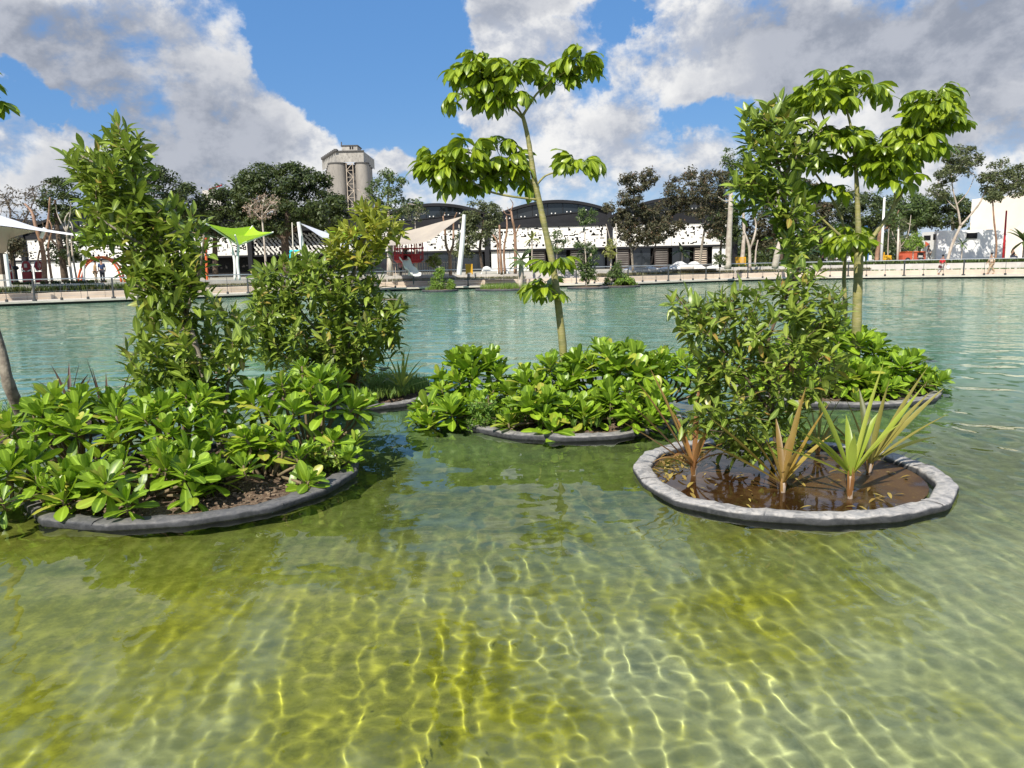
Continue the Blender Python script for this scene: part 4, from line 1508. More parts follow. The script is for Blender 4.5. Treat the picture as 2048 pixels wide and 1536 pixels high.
polys = [[(1592, 190), (1620, 165), (1660, 145), (1705, 138), (1716, 160), (1745, 185), (1745, 205), (1730, 215), (1680, 222), (1620, 210), (1592, 205)],
         [(1778, 205), (1800, 186), (1832, 190), (1832, 202), (1812, 214), (1790, 210)],
         [(1842, 185), (1870, 152), (1893, 165), (1898, 210), (1888, 225), (1852, 222)],
         [(1728, 298), (1760, 275), (1800, 265), (1850, 237), (1890, 232), (1938, 250), (1930, 262), (1890, 270), (1862, 300), (1838, 328), (1810, 335), (1762, 312), (1732, 302)],
         [(1700, 332), (1740, 312), (1800, 338), (1828, 332), (1810, 358), (1790, 380), (1760, 378), (1740, 352), (1720, 345)],
         [(1605, 262), (1660, 256), (1708, 270), (1712, 300), (1680, 308), (1632, 292)],
         [(1612, 368), (1650, 358), (1678, 388), (1668, 400), (1620, 388)],
         [(1672, 475), (1700, 465), (1708, 485), (1690, 492)]]
leafy_plant('forked_tree', 'forked tree with green trunk and big drooping leaf clusters', 'tree', KV(4.42, 9.8, 0.1), wd, polys, Y4, 0.5, 46, 'palmate', 'palmate', 0.25, 6, 'bark_green', seed=9, inset=4, r_tip=0.005, cluster='palm', upb=0.4)
wd = [([KV(4.35, 10.2, 0.1), PN(1690, 640, 10.1), PN(1688, 560, 10.1), PN(1690, 505, 10.1), PN(1684, 440, 10.1), PN(1650, 375, 10.1), PN(1622, 335, 10.1)], 0.034, 0.012)]
leafy_plant('thin_green_tree', 'thin green-stemmed sapling standing just behind the forked trunk', 'sapling', KV(4.35, 10.2, 0.1), wd, [[(1660, 470), (1690, 455), (1712, 485), (1700, 515), (1672, 505)], [(1605, 320), (1640, 310), (1660, 335), (1640, 352)]], 10.1, 0.3, 9, 'palmate', 'palmate', 0.24, 5, 'bark_green', seed=12, inset=3, cluster='palm')

# broad-leaved tree left of the forked one
Y5 = 9.45
wd = [([KV(3.45, 10.1, 0.1), PN(1590, 640, 9.7), PN(1588, 540, 9.6), PN(1572, 440, Y5), PN(1562, 360, Y5), PN(1545, 280, Y5), PN(1530, 225, Y5)], 0.045, 0.010),
      ([PN(1572, 440, Y5), PN(1520, 390, Y5), PN(1470, 360, Y5)], 0.02, 0.007),
      ([PN(1562, 360, Y5), PN(1610, 290, Y5), PN(1645, 260, Y5)], 0.018, 0.007)]
polys = [[(1475, 216), (1502, 205), (1530, 206), (1560, 200), (1592, 216), (1640, 240), (1658, 268), (1648, 308), (1600, 328), (1606, 380), (1630, 420), (1640, 470), (1618, 520), (1586, 530), (1560, 470), (1540, 440), (1520, 425), (1472, 418), (1446, 380), (1470, 332), (1500, 300), (1482, 262)]]
leafy_plant('broad_leaved_tree', 'olive-green broad-leaved tree whose crown meets the forked tree', 'tree', KV(3.45, 10.1, 0.1), wd, polys, Y5, 0.55, 140, 'lance', 'lance', 0.19, 9, 'bark_grey', seed=14, inset=4, r_tip=0.004, twig=0.22)

# olive bush in the muddy planter
Y6 = 5.95
wd = [([KV(2.06, 5.95, 0.05), PN(1552, 900, Y6), PN(1540, 780, Y6), PN(1535, 690, Y6), PN(1570, 600, Y6), PN(1600, 530, Y6)], 0.022, 0.007),
      ([PN(1545, 830, Y6), PN(1480, 740, Y6), PN(1400, 650, Y6), PN(1350, 590, Y6)], 0.014, 0.005),
      ([PN(1540, 780, Y6), PN(1600, 700, Y6), PN(1660, 620, Y6)], 0.014, 0.005),
      ([PN(1552, 900, Y6), PN(1470, 870, Y6 - .2), PN(1420, 860, Y6 - .3)], 0.012, 0.005),
      ([PN(1535, 690, Y6), PN(1480, 640, Y6), PN(1440, 580, Y6)], 0.012, 0.005)]
polys = [[(1318, 582), (1342, 566), (1372, 588), (1420, 592), (1416, 562), (1450, 577), (1500, 572), (1540, 562), (1560, 540), (1600, 505), (1640, 530), (1650, 562), (1688, 582), (1698, 620), (1690, 652), (1652, 680), (1690, 702), (1690, 760), (1650, 800), (1604, 840), (1638, 880), (1600, 902), (1540, 918), (1480, 900), (1420, 900), (1372, 872), (1400, 800), (1402, 742), (1372, 702), (1342, 640)]]
leafy_plant('olive_bush', 'spreading olive-green bush standing in the muddy pale-rimmed planter', 'bush', KV(2.06, 5.95, 0.05), wd, polys, Y6, 0.55, 310, 'lance', 'lance_olive', 0.122, 9, 'bark_brown', seed=17, inset=4, r_tip=0.003, twig=0.17, wide=(80, 35))

# tree cut off by the left picture edge
Y7 = 8.0
wd = [([KV(-5.35, 8.3, 0.1), PN(18, 770, Y7), PN(2, 700, Y7), PN(-40, 560, Y7), PN(-80, 400, Y7), PN(-60, 250, Y7), PN(-20, 180, Y7)], 0.07, 0.02)]
leafy_plant('leaning_trunk_tree', 'thick grey leaning trunk at the very edge of the picture beside dark spiky leaves', 'tree', KV(-5.35, 8.3, 0.1), wd, [[(-120, 150), (-60, 140), (-32, 175), (-36, 205), (-80, 220)]], Y7, 0.3, 7, 'palmate', 'palmate', 0.25, 6, 'bark_grey', seed=19, inset=2, cluster='palm')

# fine-leaved small plants
wd = [([KV(-0.25, 7.95, 0.1), KV(-0.25, 7.9, 0.35)], 0.012, 0.006)]
leafy_plant('fine_leaved_shrub', 'small soft fine-leaved shrub at the rim between two rosette shrubs', 'shrub', KV(-0.25, 7.95, 0.1), wd, [[(928, 845), (940, 805), (968, 790), (992, 805), (1000, 850), (985, 862), (945, 862)]], 7.85, 0.2, 90, 'small', 'fine', 0.045, 11, 'twig', seed=22, inset=2, r_tip=0.002, twig=0.08)
wd = [([KV(0.45, 8.85, 0.1), KV(0.45, 8.8, 0.6)], 0.012, 0.006)]
leafy_plant('fine_leaved_weed', 'wispy fine-leaved weed climbing at the foot of the slender trunk', 'shrub', KV(0.45, 8.85, 0.1), wd, [[(1068, 715), (1090, 700), (1120, 690), (1132, 720), (1140, 760), (1105, 775), (1075, 760)]], 8.75, 0.15, 60, 'small', 'fine', 0.05, 10, 'twig_green', seed=23, inset=2, r_tip=0.002, twig=0.1)
wd = [([KV(-2.05, 9.35, 0.1), KV(-2.05, 9.3, 0.25)], 0.012, 0.006)]
leafy_plant('cushion_shrub', 'low rounded cushion shrub on the grassy planter near its front rim', 'shrub', KV(-2.05, 9.35, 0.1), wd, [[(668, 800), (675, 782), (700, 772), (730, 780), (745, 800), (720, 808), (690, 808)]], 9.35, 0.2, 60, 'small', 'fine', 0.05, 11, 'twig', seed=24, inset=1, r_tip=0.002, twig=0.08)
wd = [([KV(-1.6, 6.5, 0.1), KV(-1.55, 6.45, 0.3)], 0.010, 0.005)]
leafy_plant('low_creeper', 'low scrambling small-leaved plant at the right-hand end of the near dark planter', 'plant', KV(-1.6, 6.5, 0.1), wd, [[(590, 905), (640, 890), (680, 905), (690, 935), (640, 950), (600, 945)]], 6.2, 0.25, 60, 'small', 'lance', 0.06, 8, 'twig', seed=25, inset=2, r_tip=0.002, twig=0.08)


def tuft_bed(name, cx, cy, r, n, h, matn, seed, a0=0, a1=6.28, z=0.12):
    g = random.Random(seed)
    mb = MB()
    for _ in range(n):
        a, rr = g.uniform(a0, a1), r * math.sqrt(g.uniform(0.02, 1))
        b = Vector((cx + rr * math.cos(a), cy + rr * math.sin(a), z - 0.04))
        for j in range(6):
            q = g.uniform(0, 6.28)
            hh = h * g.uniform(0.5, 1.2)
            tip = b + Vector((math.cos(q), math.sin(q), 0)) * hh * g.uniform(0.2, 0.8) + UP * hh
            s = Vector((-math.sin(q), math.cos(q), 0)) * 0.006
            m = b.lerp(tip, 0.5) + UP * hh * 0.1
            mb.add([b - s, b + s, m + s * .8, m - s * .8, tip], [(0, 1, 2, 3), (3, 2, 4)])
    tag(mb.build(name, M[matn]), kind='stuff')


tuft_bed('grass', -2.2, 10.65, 1.03, 1300, 0.14, 'grass', 31)
tuft_bed('ground_cover', 0.65, 8.82, 1.05, 500, 0.13, 'fine', 32)
tuft_bed('ground_cover', 4.28, 10.25, 1.06, 420, 0.13, 'lance', 33)
tuft_bed('ground_cover', -6.0, 8.66, 1.05, 350, 0.16, 'fine', 34)


# ------------------------------------------------------------------ strap-leaved plants


def strap_plant(label, pos, n, L, w, matn, seed, stem=0.0, lean=(0, 0), spread=(12, 75), droop=0.5, specs=None):
    g = random.Random(seed)
    pos = (pos[0] * 1.043, pos[1] * 1.043, pos[2] - 0.02)
    t = thing('strap_leaved_plant', label, 'plant', pos, 'strap-leaved plants')
    base = Vector(pos)
    top = base + Vector((lean[0] * stem, lean[1] * stem, stem))
    if stem > 0.03:
        MB().tube(curve_pts([base - UP * 0.05, base.lerp(top, 0.5) + Vector((0.006, 0, 0)), top], 3), [0.020, 0.019, 0.018, 0.018, 0.017, 0.017, 0.016], 8).build('stem', M['twig_pale'], t, smooth=True)
    for i in range(6):                       # dry sheath leaves round the base
        az = g.uniform(0, 6.28)
        o = Vector((math.cos(az), math.sin(az), 0))
        sd = Vector((-math.sin(az), math.cos(az), 0))
        q0, q1 = base + o * 0.012 - UP * 0.03, base + o * g.uniform(0.02, 0.05) + UP * (stem + g.uniform(0.03, 0.12))
        MB().add([q0 - sd * 0.011, q0 + sd * 0.011, q0.lerp(q1, .6) + sd * 0.009 + o * .006, q0.lerp(q1, .6) - sd * 0.009 + o * .006, q1], [(0, 1, 2, 3), (3, 2, 4)]).build('sheath', M['strap_red'], t)
    m = len(specs) if specs else n
    for i in range(m):
        if specs:
            az, tilt, LL, dr = specs[i]
            az, tilt = R(az), R(tilt)
        else:
            tt = i / max(1, n - 1)
            az = g.uniform(0, 0.5) + i * 2.4
            tilt = R(spread[1] + (spread[0] - spread[1]) * tt + g.uniform(-7, 7))
            LL = L * (0.65 + 0.45 * tt) * g.uniform(0.85, 1.12)
            dr = droop * g.uniform(0.3, 1.4)
        hor = Vector((math.cos(az), math.sin(az), 0))
        side = Vector((-math.sin(az), math.cos(az), 0))
        p = top + hor * 0.012 + UP * (0.02 * i / m)
        k = 9
        V, F = [], []
        ww = w * g.uniform(0.8, 1.1)
        tw = g.uniform(-0.5, 0.5)
        for j in range(k + 1):
            s = j / k
            ang = tilt + dr * s * s
            d = hor * math.sin(ang) + UP * math.cos(ang)
            if j:
                p = p + d * (LL / k)
            wj = ww * 0.85 * (0.40 + 0.60 * math.sin(math.pi / 2 * min(1, s * 2.6))) * (1 - (max(0, s - 0.5) / 0.5) ** 1.7)
            wj = max(wj, 0.0015)
            nr = (side.cross(d)).normalized() * -1
            sd = (side * math.cos(tw * s) + nr * math.sin(tw * s))
            V += [p - sd * wj + nr * wj * 0.45, p, p + sd * wj + nr * wj * 0.45]
        for j in range(k):
            a, b = j * 3, j * 3 + 3
            F += [(a, b, b + 1, a + 1), (a + 1, b + 1, b + 2, a + 2)]
        MB().add(V, F).build('leaf', M[matn], t, smooth=True)
    return t


# azimuth (0 = right, 90 = away), tilt from upright, length, droop
strap_plant('bright lime strap-leaved plant on a short pale stem in the muddy planter', (2.36, 5.22, 0.05), 9, 0.8, 0.038, 'strap_lime', 51, stem=0.15,
            specs=[(15, 14, 0.86, 0.05), (190, 24, 0.74, 0.08), (10, 42, 0.84, -0.08), (182, 64, 0.60, 0.15), (170, 44, 0.52, 0.2), (340, 30, 0.5, 0.3), (80, 20, 0.45, 0.3), (250, 15, 0.35, 0.2), (30, 28, 0.5, 0.2), (185, 40, 0.45, 0.3)])
strap_plant('golden strap-leaved plant with a red-tinged heart at the front of the muddy planter', (1.95, 5.40, 0.05), 10, 0.7, 0.034, 'strap_gold', 52, stem=0.05,
            specs=[(10, 28, 0.70, 0.1), (30, 14, 0.74, 0.1), (175, 46, 0.76, 0.05), (180, 60, 0.68, 0.05), (165, 30, 0.5, 0.2), (5, 42, 0.5, 0.15), (90, 18, 0.5, 0.2), (200, 22, 0.42, 0.2), (300, 20, 0.35, 0.3), (60, 30, 0.4, 0.3)])
strap_plant('reddish dry strap-leaved plant beside the olive bush', (1.42, 5.9, 0.05), 12, 0.7, 0.032, 'strap_red', 53, stem=0.05,
            specs=[(176, 30, 0.85, 0.1), (178, 42, 0.85, 0.1), (182, 54, 0.75, 0.1), (170, 22, 0.9, 0.05), (60, 8, 0.75, 0.1), (20, 22, 0.5, 0.4), (350, 40, 0.4, 0.7), (200, 60, 0.4, 0.9), (120, 25, 0.5, 0.3), (280, 25, 0.4, 0.5), (230, 50, 0.38, 0.8), (10, 60, 0.32, 0.9)])
strap_plant('dark olive strap-leaved plant behind the lime one', (2.80, 5.88, 0.05), 14, 0.75, 0.036, 'strap_olive', 54, stem=0.05,
            specs=[(10, 30, 0.92, 0.05), (5, 42, 0.85, 0.1), (0, 54, 0.74, 0.12), (350, 58, 0.55, 0.3), (30, 14, 0.7, 0.1), (180, 18, 0.6, 0.15), (165, 40, 0.6, 0.25), (90, 18, 0.62, 0.2), (200, 50, 0.5, 0.4), (15, 42, 0.78, 0.15), (270, 30, 0.4, 0.5), (70, 30, 0.5, 0.4)])
strap_plant('young dark green strap-leaved plant at the far rim of the muddy planter', (2.64, 6.5, 0.05), 8, 0.5, 0.018, 'strap_olive', 55, stem=0.03, spread=(8, 45), droop=0.3)
strap_plant('purplish strap-leaved plant at the foot of the large dark bush', (-2.06, 9.75, 0.12), 13, 0.75, 0.034, 'strap_red', 56, stem=0.06, spread=(6, 62), droop=0.35)
strap_plant('green and yellow striped strap-leaved plant at the end of the grassy planter', (-1.42, 9.8, 0.12), 14, 0.6, 0.024, 'strap_lime', 57, stem=0.04, spread=(6, 66), droop=0.3)
strap_plant('dark maroon strap-leaved plant behind the near dark planter shrubs', (-3.75, 7.0, 0.1), 10, 0.72, 0.024, 'strap_dark', 58, stem=0.1, spread=(6, 55), droop=0.15)
strap_plant('dark maroon strap-leaved plant beside the leaning grey trunk', (-4.55, 7.8, 0.1), 9, 0.5, 0.024, 'strap_dark', 59, stem=0.25, spread=(6, 70), droop=0.2)
# ------------------------------------------------------------------ background trees


def far_tree(name, label, cat, bx, Y, woods, polys, depth, ncl, per, rad, size, matn, bark, seed, group=None, r_tip=0.02, zb=TZ, droopy=0.0, twigs=True):
    """tree across the pond: trunk, limbs, branches and a crown of many small leaf faces in uneven clumps"""
    g = random.Random(seed)
    q = np.random.default_rng(seed)
    base = FZ(bx, 520, Y, zb)
    t = thing(name, label, cat, base, group)
    skel = []
    for k, (pts, r0, r1) in enumerate(woods):
        w = [P(x, y, Y + (0 if j == 0 else g.uniform(-.3, .3))) for j, (x, y) in enumerate(pts)]
        if k == 0:
            w[0] = base - UP * 0.05
        c = curve_pts(w, 4)
        MB().tube(c, [(r0 + (r1 - r0) * i / (len(c) - 1)) * g.uniform(0.9, 1.1) for i in range(len(c))], 8).build('trunk' if k == 0 else 'limb', M[bark], t, smooth=True)
        sk = subdivide(c, 0.4)
        skel += sk[int(len(sk) * (0.45 if k == 0 else 0.15)):]
    if not polys:
        return t
    tips = sample_crown(polys, Y, depth, ncl, g, 2)
    if twigs and skel:
        segs, _ = grow(skel, tips, g, r_tip)
        br = MB()
        for a, b, ra, rb in segs:
            br.tube([a, b], [ra, rb], 4, cap=False)
        tag(br.build('branch', M[bark], t), kind='stuff')
    if per:
        C = np.array([list(p) for p in tips])
        C = np.repeat(C, per, axis=0)
        n = len(C)
        cl_r = np.repeat(q.uniform(0.55, 1.35, len(tips)), per) * rad
        d = q.normal(0, 1, (n, 3))
        d /= np.linalg.norm(d, axis=1)[:, None]
        rr = q.uniform(0, 1, n) ** 0.45
        pos = C + d * (rr * cl_r)[:, None] * np.array([1.0, 1.0, 0.75])
        # leaf faces look outwards and upwards
        nrm = d * 0.7 + np.array([0, -0.1, 0.75]) + q.normal(0, 0.55, (n, 3))
        nrm /= np.linalg.norm(nrm, axis=1)[:, None]
        ax = np.cross(nrm, q.normal(0, 1, (n, 3)))
        ax[:, 2] -= droopy
        ax -= nrm * np.sum(ax * nrm, axis=1)[:, None]
        ax /= np.linalg.norm(ax, axis=1)[:, None] + 1e-9
        bx_ = np.cross(nrm, ax)
        s = (size * q.uniform(0.6, 1.3, n))[:, None]
        V = np.stack([pos - ax * s, pos - bx_ * s * 0.42 + nrm * s * 0.08, pos + ax * s, pos + bx_ * s * 0.42 + nrm * s * 0.08], 1).reshape(-1, 3) - np.array(base)
        F = np.arange(n * 4).reshape(n, 4)
        link('crown', np_mesh('crown', V, F, M[matn]), t)
    return t


def bx(*p):
    return list(p)


FT = [
    # name, label, cat, base px, Y, woods, polys, depth, clusters, per, radius, leaf size, leaf, bark
    ('twiggy_tree', 'nearly leafless twiggy dark tree behind the white canopy', 'tree', 22, 62, [([(22, 560), (24, 480), (20, 420)], .16, .06), ([(24, 480), (55, 430), (70, 395)], .08, .03)],
     [[(-40, 385), (20, 372), (62, 372), (105, 355), (95, 400), (80, 440), (70, 475), (-20, 470)]], 3.0, 150, 8, 0.45, 0.12, 'far_twig', 'bark_brown'),
    ('dark_tree', 'dark green tree behind the bare red-brown trunks', 'tree', 126, 66, [([(126, 565), (122, 500), (112, 440), (110, 400)], .3, .1), ([(122, 500), (95, 470), (85, 445)], .12, .05)],
     [[(72, 395), (95, 362), (120, 355), (146, 372), (175, 400), (170, 440), (130, 450), (90, 440)], [(90, 480), (125, 470), (165, 490), (160, 520), (120, 530), (100, 510)]], 2.5, 50, 80, 0.6, 0.17, 'far_dark', 'bark_brown'),
    ('low_tree', 'low dark brownish tree below the white canopy edge', 'tree', 18, 60, [([(18, 560), (22, 520), (30, 495)], .12, .06)],
     [[(8, 485), (32, 476), (60, 490), (55, 504), (36, 512), (14, 518)]], 1.5, 16, 70, 0.45, 0.14, 'far_brown', 'bark_brown'),
    ('dark_tree', 'broad dark tree whose crown shows to the side of the leaning tree', 'tree', 300, 82, [([(300, 545), (302, 470), (296, 400)], .4, .15)],
     [[(190, 395), (240, 345), (290, 328), (330, 338), (355, 352), (362, 368), (395, 372), (412, 385), (408, 415), (395, 450), (300, 460), (200, 450)]], 4.5, 120, 95, 0.9, 0.21, 'far_dark', 'bark_brown'),
    ('dark_tree', 'dark tree between the leaning tree and the biggest dark crown', 'tree', 428, 84, [([(428, 545), (430, 470), (436, 420)], .35, .15)],
     [[(388, 400), (418, 380), (440, 372), (480, 378), (500, 430), (490, 475), (410, 475), (384, 440)]], 3.5, 85, 95, 0.85, 0.2, 'far_dark', 'bark_brown'),
    ('dark_tree', 'largest dense dark tree in front of the silos', 'tree', 572, 80, [([(572, 545), (570, 480), (576, 430), (570, 390)], .45, .2), ([(570, 480), (520, 440), (500, 400)], .22, .08), ([(574, 470), (630, 430), (650, 400)], .22, .08)],
     [[(464, 398), (472, 360), (492, 342), (512, 334), (530, 322), (560, 336), (588, 325), (616, 334), (628, 352), (646, 345), (654, 356), (664, 380), (690, 402), (700, 425), (692, 445), (660, 470), (600, 462), (540, 470), (480, 455)]], 4.5, 230, 105, 0.85, 0.2, 'far_dark', 'bark_brown'),
    ('light_green_tree', 'airy lighter green tree overlapping the silo tower', 'tree', 776, 74, [([(776, 545), (778, 460), (776, 400), (780, 355)], .18, .06), ([(778, 440), (810, 410), (832, 410)], .07, .03), ([(778, 430), (745, 405), (715, 378)], .07, .03)],
     [[(716, 372), (738, 372), (762, 344), (785, 338), (812, 350), (824, 362), (800, 378), (812, 398), (840, 402), (848, 425), (800, 432), (770, 440), (722, 420), (735, 395)]], 2.2, 85, 40, 0.5, 0.15, 'far_green', 'bark_pale'),
    ('grey_young_tree', 'small pale grey-stemmed sapling by the beige sail', 'sapling', 830, 66, [([(830, 545), (831, 470), (830, 440)], .07, .03)],
     [[(802, 412), (832, 402), (856, 418), (850, 440), (815, 448)]], 0.9, 26, 26, 0.35, 0.10, 'far_olive', 'bark_pale'),
    ('dry_young_tree', 'thin pale sapling with a dry pinkish crown against the darkest tree', 'sapling', 531, 60, [([(532, 556), (529, 490), (524, 430), (528, 400)], .10, .03), ([(524, 440), (505, 420), (486, 412)], .04, .015), ([(526, 430), (545, 405), (556, 392)], .04, .015)],
     [[(482, 420), (500, 394), (530, 384), (560, 392), (556, 420), (545, 440), (510, 440), (494, 436)]], 0.9, 95, 7, 0.3, 0.09, 'far_pink', 'bark_pale'),
    ('olive_tree', 'tall full olive-green tree beside the white sail mast', 'tree', 966, 66, [([(966, 550), (960, 500), (965, 460), (968, 430)], .14, .06), ([(960, 500), (930, 480), (915, 470)], .06, .03)],
     [[(925, 425), (940, 405), (965, 398), (990, 408), (1002, 425), (998, 455), (990, 480), (965, 492), (930, 470)], [(906, 470), (935, 468), (948, 490), (940, 515), (915, 520), (905, 500)]], 1.9, 80, 75, 0.5, 0.13, 'far_olive', 'bark_brown'),
    ('brown_leaved_tree', 'bronze-leaved tree with several trunks in front of the white screen', 'tree', 1266, 66, [([(1268, 542), (1263, 500), (1258, 460), (1268, 390)], .12, .05), ([(1263, 500), (1250, 470), (1235, 420)], .07, .03), ([(1268, 500), (1290, 470), (1310, 440)], .07, .03)],
     [[(1206, 408), (1222, 405), (1240, 420), (1236, 390), (1240, 352), (1262, 342), (1280, 352), (1300, 334), (1322, 352), (1300, 372), (1280, 390), (1292, 410), (1322, 430), (1338, 452), (1330, 480), (1300, 494), (1266, 490), (1236, 478), (1222, 442)]], 2.2, 165, 66, 0.46, 0.13, 'far_brown', 'bark_grey'),
    ('brown_leaved_tree', 'bronze-leaved tree on a leaning trunk nearer the pale snag', 'tree', 1398, 70, [([(1396, 540), (1404, 490), (1410, 440), (1395, 390)], .13, .06), ([(1406, 470), (1430, 430), (1442, 390)], .08, .03)],
     [[(1328, 372), (1352, 350), (1384, 336), (1398, 352), (1410, 345), (1440, 333), (1462, 350), (1456, 400), (1462, 440), (1440, 470), (1416, 476), (1405, 440), (1370, 430), (1334, 412)]], 2.4, 165, 66, 0.5, 0.13, 'far_brown', 'bark_grey'),
    ('brown_leaved_tree', 'small dark bronze tree behind the double-trunked one', 'tree', 1300, 70, [([(1298, 545), (1308, 500), (1318, 470)], .09, .04)],
     [[(1280, 430), (1310, 405), (1345, 400), (1375, 420), (1370, 450), (1336, 480), (1290, 494)]], 1.6, 70, 70, 0.45, 0.12, 'far_brown', 'bark_brown'),
    ('dark_tree', 'dark tree directly behind the pale snag', 'tree', 1440, 78, [([(1440, 540), (1442, 490), (1448, 440)], .16, .07)],
     [[(1416, 440), (1440, 410), (1470, 420), (1484, 460), (1470, 500), (1430, 496)]], 1.8, 65, 75, 0.55, 0.15, 'far_dark', 'bark_brown'),
    ('dark_tree', 'green topped tree above the pale snag', 'tree', 1484, 84, [([(1486, 540), (1488, 450), (1480, 360)], .25, .1)],
     [[(1436, 312), (1452, 298), (1476, 292), (1500, 305), (1504, 340), (1490, 380), (1450, 370), (1456, 340)]], 2.0, 50, 55, 0.6, 0.15, 'far_green', 'bark_pale'),
    ('dark_tree', 'dark tree mass behind the broad-leaved tree', 'tree', 1560, 90, [([(1560, 535), (1562, 460), (1560, 420)], .4, .2)],
     [[(1476, 400), (1520, 360), (1570, 345), (1620, 350), (1652, 375), (1668, 410), (1660, 480), (1600, 500), (1500, 500), (1478, 450)]], 3.5, 130, 90, 0.85, 0.2, 'far_brown', 'bark_brown'),
    ('dark_tree', 'dark tree behind the forked green trunk', 'tree', 1712, 92, [([(1700, 530), (1704, 470), (1710, 430)], .35, .15)],
     [[(1640, 410), (1690, 384), (1740, 386), (1780, 400), (1790, 440), (1772, 476), (1700, 482), (1650, 476)]], 3.5, 110, 90, 0.85, 0.2, 'far_dark', 'bark_brown'),
    ('dark_tree', 'dark green tree next to the leaning red-brown trunk on the street', 'tree', 1830, 104, [([(1830, 525), (1832, 470), (1828, 430)], .35, .15)],
     [[(1782, 395), (1812, 378), (1838, 384), (1852, 400), (1856, 440), (1840, 466), (1800, 470), (1784, 440)]], 3.2, 80, 80, 0.85, 0.22, 'far_green', 'bark_grey'),
    ('dark_tree', 'dark tree rising behind the white building roof', 'tree', 1905, 106, [([(1905, 525), (1906, 460), (1900, 420)], .35, .15)],
     [[(1848, 405), (1880, 385), (1930, 392), (1944, 410), (1944, 452), (1880, 458), (1846, 450)]], 3.2, 85, 80, 0.85, 0.22, 'far_dark', 'bark_grey'),
    ('spreading_tree', 'spreading tree with forked pale trunk leaning over the white building', 'tree', 1894, 76.5, [([(1892, 522), (1904, 490), (1921, 452)], .16, .13), ([(1921, 452), (1916, 420), (1906, 380), (1900, 330)], .11, .04), ([(1921, 452), (1945, 425), (1962, 402), (1975, 370), (2000, 345)], .11, .04), ([(1912, 410), (1935, 385), (1950, 350)], .05, .025), ([(1914, 420), (1890, 395), (1876, 365)], .05, .02)],
     [[(1868, 342), (1880, 315), (1896, 300), (1925, 290), (1955, 296), (1966, 320), (1958, 345), (1930, 350), (1905, 362), (1880, 372)], [(1960, 345), (1990, 322), (2030, 322), (2060, 330), (2070, 380), (2040, 396), (2010, 388), (1985, 398), (1966, 385)], [(1862, 372), (1885, 362), (1900, 385), (1890, 402), (1866, 398)]], 2.6, 150, 55, 0.55, 0.16, 'far_olive', 'bark_pale'),
    ('street_tree', 'thick red-brown leaning trunk with sparse leaves near the white pole', 'tree', 1753, 74, [([(1753, 523), (1756, 495), (1760, 465), (1768, 440)], .22, .14), ([(1760, 465), (1785, 445), (1798, 420)], .08, .04)],
     [[(1756, 440), (1785, 410), (1806, 425), (1806, 455), (1780, 462)]], 1.4, 26, 40, 0.5, 0.14, 'far_green', 'bark_red'),
    ('slim_tree', 'slim pinkish trunk standing against the white building', 'tree', 1990, 70, [([(1990, 522), (1993, 490), (1988, 440), (1985, 395)], .10, .06)],
     [[(1970, 392), (1990, 380), (2010, 392), (2000, 402), (1975, 402)]], 0.9, 22, 40, 0.4, 0.14, 'far_olive', 'bark_red'),
    ('young_tree', 'young thin tree with yellowish leaves by the black column', 'tree', 1221, 64, [([(1221, 540), (1223, 500), (1218, 470), (1212, 448)], .07, .02)],
     [[(1206, 500), (1214, 470), (1228, 480), (1232, 505), (1224, 520), (1210, 516)]], 0.7, 24, 26, 0.3, 0.10, 'far_yellow', 'bark_pale'),
    ('young_tree', 'young tree with palm-like tiers beside the slender trunk', 'tree', 1113, 63, [([(1113, 545), (1114, 500), (1116, 465)], .06, .02)],
     [[(1096, 470), (1120, 456), (1134, 478), (1128, 502), (1104, 512)]], 0.7, 26, 24, 0.3, 0.11, 'far_green', 'bark_pale'),
    ('ball_tree', 'small round yellow-green tree by the metal barrier fence', 'tree', 872, 62, [([(880, 552), (876, 540), (868, 526)], .05, .03)],
     [[(846, 520), (858, 512), (872, 510), (884, 522), (878, 535), (858, 536)]], 0.7, 32, 55, 0.22, 0.085, 'far_yellow', 'bark_pale'),
    ('bushy_tree', 'leafy bush hanging over the vehicles on the street', 'tree', 1826, 78, [([(1826, 522), (1826, 490), (1822, 470)], .06, .03)],
     [[(1804, 478), (1826, 462), (1848, 470), (1850, 500), (1820, 500)]], 1.0, 26, 36, 0.4, 0.13, 'far_bright', 'bark_pale'),
    ('dark_shrub', 'dark shrub against the white wall beside the pale snag', 'shrub', 1440, 63, [([(1438, 540), (1438, 522), (1436, 508)], .04, .02)],
     [[(1426, 512), (1440, 500), (1452, 512), (1450, 532), (1428, 530)]], 0.6, 22, 36, 0.25, 0.09, 'far_olive', 'bark_brown'),
    ('tangled_tree', 'tangle of pale stems and sparse leaves behind the parked vehicles', 'tree', 1800, 96, [([(1800, 523), (1800, 490), (1796, 450)], .12, .05), ([(1800, 500), (1786, 470), (1780, 440)], .06, .03), ([(1800, 495), (1816, 470), (1822, 430)], .06, .03)],
     [[(1770, 450), (1800, 430), (1830, 440), (1838, 500), (1800, 512), (1772, 500)]], 2.0, 70, 16, 0.5, 0.14, 'far_olive', 'bark_pale'),
    ('tangled_tree', 'brown undergrowth trees behind the seated people', 'tree', 1650, 98, [([(1650, 525), (1652, 490), (1655, 460)], .12, .05), ([(1652, 495), (1630, 470), (1622, 450)], .06, .03), ([(1652, 495), (1680, 470), (1690, 450)], .06, .03)],
     [[(1600, 470), (1650, 450), (1710, 460), (1715, 505), (1650, 512), (1602, 508)]], 2.0, 80, 30, 0.55, 0.15, 'far_brown', 'bark_pale'),
]
for k, a in enumerate(FT):
    far_tree(*a, seed=200 + k, group='trees across the pond')

